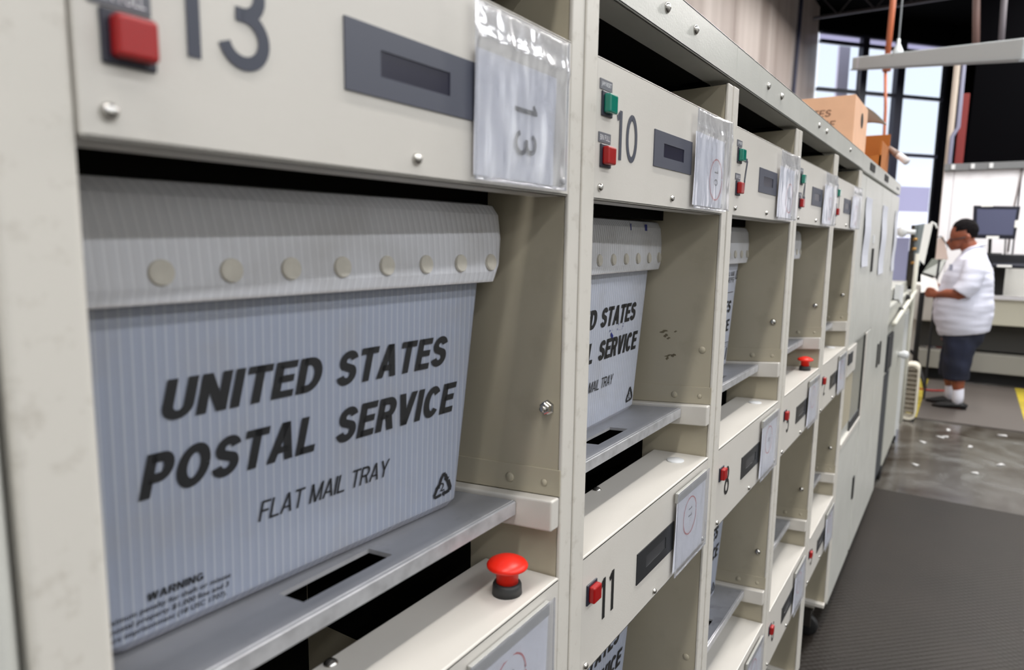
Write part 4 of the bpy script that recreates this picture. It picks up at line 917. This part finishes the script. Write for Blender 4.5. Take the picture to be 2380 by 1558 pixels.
# ------------------------------------------------------------------ the worker
def remeshed(mb, voxel, smooth_it=6):
    me = bpy.data.meshes.new('tmp'); me.from_pydata([tuple(v) for v in mb.v], [], mb.f); me.update()
    bm = bmesh.new(); bm.from_mesh(me); bmesh.ops.recalc_face_normals(bm, faces=bm.faces); bm.to_mesh(me); bm.free()
    o = bpy.data.objects.new('tmp', me); C.objects.link(o)
    r = o.modifiers.new('r', 'REMESH'); r.mode = 'VOXEL'; r.voxel_size = voxel
    if smooth_it:
        s_ = o.modifiers.new('s', 'SMOOTH'); s_.iterations = smooth_it; s_.factor = .5
    dg = bpy.context.evaluated_depsgraph_get(); dg.update()
    m2_ = bpy.data.meshes.new_from_object(o.evaluated_get(dg))
    out = MB(); out.v = [tuple(v.co) for v in m2_.vertices]; out.f = [tuple(p.vertices) for p in m2_.polygons]
    bpy.data.objects.remove(o); bpy.data.meshes.remove(me); bpy.data.meshes.remove(m2_); return out
XP = 21.5
wk = thing('person', 'worker in white short-sleeved shirt and dark knee-length jeans reading papers', 'person', (XP, .1, -FL))
skin = mat('tanned skin', c255(142, 78, 54), .5, noise_amt=.06, noise_scale=20)
def P_(dx, y, z): return Vector((XP+dx, y, z))
bd = MB()
# torso core, neck
bd.tube([P_(0, .02, -2.5), P_(0, .05, -2.0), P_(0, .06, -1.4), P_(0, .02, -.9), P_(0, -.04, -.5), P_(0, -.02, -.25), P_(0, .05, -.1), P_(0, .1, .05)],
        [(.45, .5), (.5, .55), (.5, .58), (.4, .56), (.3, .5), (.2, .3), (.19, .19), (.19, .18)], 24, up=(0, 1, 0))
# head
bd.ell((XP, .22, .28), (.225, .29, .33), 24, 16)
bd.ell((XP, .34, .10), (.17, .17, .24), 20, 12)          # jaw and face
bd.tube([P_(0, .475, .20), P_(0, .505, .10), P_(0, .545, .045), P_(0, .50, .02)], [.03, .042, .048, .03], 10)   # nose
bd.tube([P_(-.10, .45, .22), P_(0, .49, .235), P_(.10, .45, .22)], [.03, .035, .03], 8)    # brow
bd.tube([P_(-.06, .475, -.035), P_(0, .50, -.03), P_(.06, .475, -.035)], [.018, .026, .018], 8)      # lips
bd.ell((XP, .42, -.10), (.08, .07, .06), 12, 8)          # chin
for sgn in (-1, 1): bd.tube([P_(sgn*.215, .12, .10), P_(sgn*.245, .09, .20), P_(sgn*.22, .12, .27)], [(.03, .05), (.03, .065), (.02, .045)], 10, up=(1, 0, 0))
# arms: near arm (left) and far arm (right), forearms forward
def arm(sg, hand):
    bd.tube([P_(sg*.45, -.05, -.45), P_(sg*.66, -.08, -.75), P_(sg*.72, -.02, -1.12), P_(sg*.66, .16, -1.26), P_(sg*.50, .45, hand.z+.05), hand], [.2, .2, .17, .15, .12, .075], 14)
    # palm
    fw = Vector((-sg*.25, .9, .08)).normalized(); sdv = Vector((0, .05, 1)).normalized() if False else Vector((sg*.9, .25, .2)).normalized()
    pc = hand+fw*.10
    bd.tube([hand, pc, hand+fw*.2], [(.06, .075), (.045, .115), (.04, .105)], 12, up=(sg*.9, .25, .1))
    upv = Vector((0, 0, 1))
    for k, (off, ln) in enumerate(((.085, .17), (.03, .2), (-.028, .19), (-.08, .15))):
        st = hand+fw*.18+upv*off; f1 = (fw+Vector((-sg*.15, 0, -.05*k))).normalized(); f2 = (fw+Vector((-sg*.9, 0, -.1))).normalized()
        bd.tube([st, st+f1*ln*.5, st+f1*ln*.5+f2*ln*.3, st+f1*ln*.5+f2*ln*.3+(f2+Vector((-sg*.5, 0, 0))).normalized()*ln*.25], [.03, .027, .024, .018], 8)
    st = hand+fw*.06+upv*.07
    bd.tube([st, st+Vector((-sg*.03, .07, .07)), st+Vector((-sg*.06, .17, .09)), st+Vector((-sg*.08, .24, .06))], [.035, .032, .028, .02], 8)
arm(-1, P_(-.36, .62, -1.30)); arm(1, P_(.36, .60, -1.15))
# legs
for sg, yo in ((-1, 0.0), (1, .18)):
    bd.tube([P_(sg*.26, .05, -2.3), P_(sg*.27, .04+yo*.5, -2.9), P_(sg*.27, .08+yo, -3.3), P_(sg*.27, .0+yo, -3.55), P_(sg*.27, -.04+yo, -3.85), P_(sg*.27, -.03+yo, -4.12)],
            [.29, .24, .17, .165, .11, .10], 14, up=(0, 1, 0))
    bd.tube([P_(sg*.27, -.14+yo, -4.2), P_(sg*.27, .1+yo, -4.2), P_(sg*.28, .42+yo, -4.23)], [(.07, .1), (.08, .12), (.05, .11)], 12)
body = finish('body', remeshed(bd, .022, 4), skin, wk, smooth=True)
# shirt
sh = MB()
sh.tube([P_(0, -.02, -2.30), P_(0, .0, -2.18), P_(0, .035, -1.9), P_(0, .055, -1.55), P_(0, .03, -1.15), P_(0, .0, -.85), P_(0, -.03, -.6), P_(0, -.04, -.38), P_(0, -.05, -.2), P_(0, -.03, -.08)],
        [(.56, .60), (.60, .66), (.66, .72), (.68, .74), (.60, .70), (.56, .70), (.47, .70), (.36, .62), (.27, .38), (.22, .22)], 40, up=(0, 1, 0))
for sg in (-1, 1):
    sh.tube([P_(sg*.42, -.07, -.42), P_(sg*.62, -.08, -.7), P_(sg*.72, -.02, -1.0), P_(sg*.72, .12, -1.22)], [(.25, .25), (.27, .26), (.27, .25), (.27, .24)], 20)
sh.tube([P_(0, -.20, -.07), P_(0, .0, -.14), P_(0, .18, -.24)], [(.10, .2), (.14, .26), (.10, .22)], 16)
shm = remeshed(sh, .025, 5)
cloth = mat('white cotton shirt', c255(218, 220, 236), .85)
vs2 = []
for v in shm.v:
    p = Vector(v); k = noise.noise(p*3.0)*.022+noise.noise(Vector((p.x*2, p.y*2, p.z*9)))*.014
    q = p-Vector((XP, 0, p.z)); q.normalize(); vs2.append(tuple(p+q*k))
shm.v = vs2
shirt = finish('shirt', shm, cloth, wk, smooth=True)
finish('collar', MB().tube([P_(.16, .2, -.2), P_(.24, .02, -.08), P_(.16, -.2, .0), P_(0, -.26, .02), P_(-.16, -.2, .0), P_(-.24, .02, -.08), P_(-.16, .2, -.2)], [(.03, .05)]*7, 10), cloth, shirt, smooth=True)
fb_ = MB()
for a, b in (((.44, -.52), (.36, -.64)),): fb_.box(XP-.62, .36, -.66, XP-.60, .44, -.5)
finish('chest_pocket', fb_, mat('grey badge', c255(150, 152, 170), .7), shirt)
# shorts
so_ = MB(); so_.tube([P_(0, .0, -2.15), P_(0, .02, -2.4), P_(0, .04, -2.6)], [(.5, .58), (.5, .58), (.42, .55)], 28, up=(0, 1, 0))
for sg, yo in ((-1, 0), (1, .12)):
    so_.tube([P_(sg*.27, .03, -2.4), P_(sg*.29, .05+yo*.6, -2.9), P_(sg*.29, .06+yo, -3.2), P_(sg*.29, .04+yo, -3.5)], [(.36, .34), (.34, .31), (.31, .29), (.29, .27)], 20, up=(0, 1, 0))
sm = remeshed(so_, .028, 4); sm.v = [tuple(Vector(v)+Vector((noise.noise(Vector(v)*4)*.03, noise.noise(Vector(v)*4+Vector((9, 0, 0)))*.03, 0))) for v in sm.v]
finish('jeans_shorts', sm, mat('dark denim', c255(24, 29, 48), .85, noise_amt=.4, noise_scale=7), wk, smooth=True)
# hair cap
hr = MB().ell((XP, .19, .36), (.24, .305, .315), 28, 18)
hm = remeshed(hr, .02, 1)
keep = []
for v in hm.v:
    y, z = v[1]-.19, v[2]-.36
    low = (z < .02-.10*(y/.3) and y > -.05) or (z < -.20) or (y > .20 and z < .10)
    if low:   # pull the hairline inside the skull so only the cap shows
        c_ = Vector((XP, .19, .36)); p = Vector(v); keep.append(tuple(c_+(p-c_)*.80))
    else: keep.append(tuple(Vector(v)+Vector((0, 0, .0))+(Vector(v)-Vector((XP, .19, .36))).normalized()*noise.noise(Vector(v)*14)*.012))
hm.v = keep
finish('hair', hm, mat('black hair', c255(16, 13, 15), .9, spec=.15), wk, smooth=True)
gl_ = MB()
for sg in (-1, 1):
    gl_.tube([P_(sg*.238, .12, .20), P_(sg*.235, .3, .155), P_(sg*.17, .46, .12)], .013, 6)
    gl_.tube([P_(sg*(.10+.065*math.cos(t*.5236)), .485-.02*abs(math.cos(t*.5236)), .12+.05*math.sin(t*.5236)) for t in range(13)], .011, 6)
gl_.tube([P_(-.035, .50, .13), P_(.035, .50, .13)], .011, 6)
finish('glasses', gl_, darkgrey, wk, smooth=True)
for sg, yo in ((-1, 0), (1, .18)):
    finish('sock', MB().tube([P_(sg*.27, -.03+yo, -3.72), P_(sg*.27, -.04+yo, -3.95), P_(sg*.27, -.03+yo, -4.14)], [.125, .13, .13], 16, up=(0, 1, 0)), mat('white sock', c255(226, 226, 238), .8), wk, smooth=True)
    sb = MB().tube([P_(sg*.27, -.26+yo, -4.20), P_(sg*.27, -.12+yo, -4.16), P_(sg*.27, .1+yo, -4.17), P_(sg*.28, .35+yo, -4.21), P_(sg*.28, .52+yo, -4.235)], [(.06, .08), (.1, .13), (.105, .15), (.065, .15), (.03, .08)], 16)
    sb.v = [(v[0], v[1], max(v[2], -4.262)) for v in sb.v]
    finish('shoe', sb, mat('black shoe', c255(16, 16, 18), .5), wk, smooth=True)
# papers held
ph = tag(finish('paper_stack', MB().hexa([(XP-.24, 1.03, -1.27), (XP-.24, .62, -1.20), (XP-.21, .62, -1.21), (XP-.21, 1.03, -1.28), (XP-.06, 1.07, -.80), (XP-.06, .70, -.92), (XP-.03, .70, -.93), (XP-.03, 1.07, -.81)]), wpm, None, bevel=.004), 'white papers held in the worker\'s hands', 'papers')
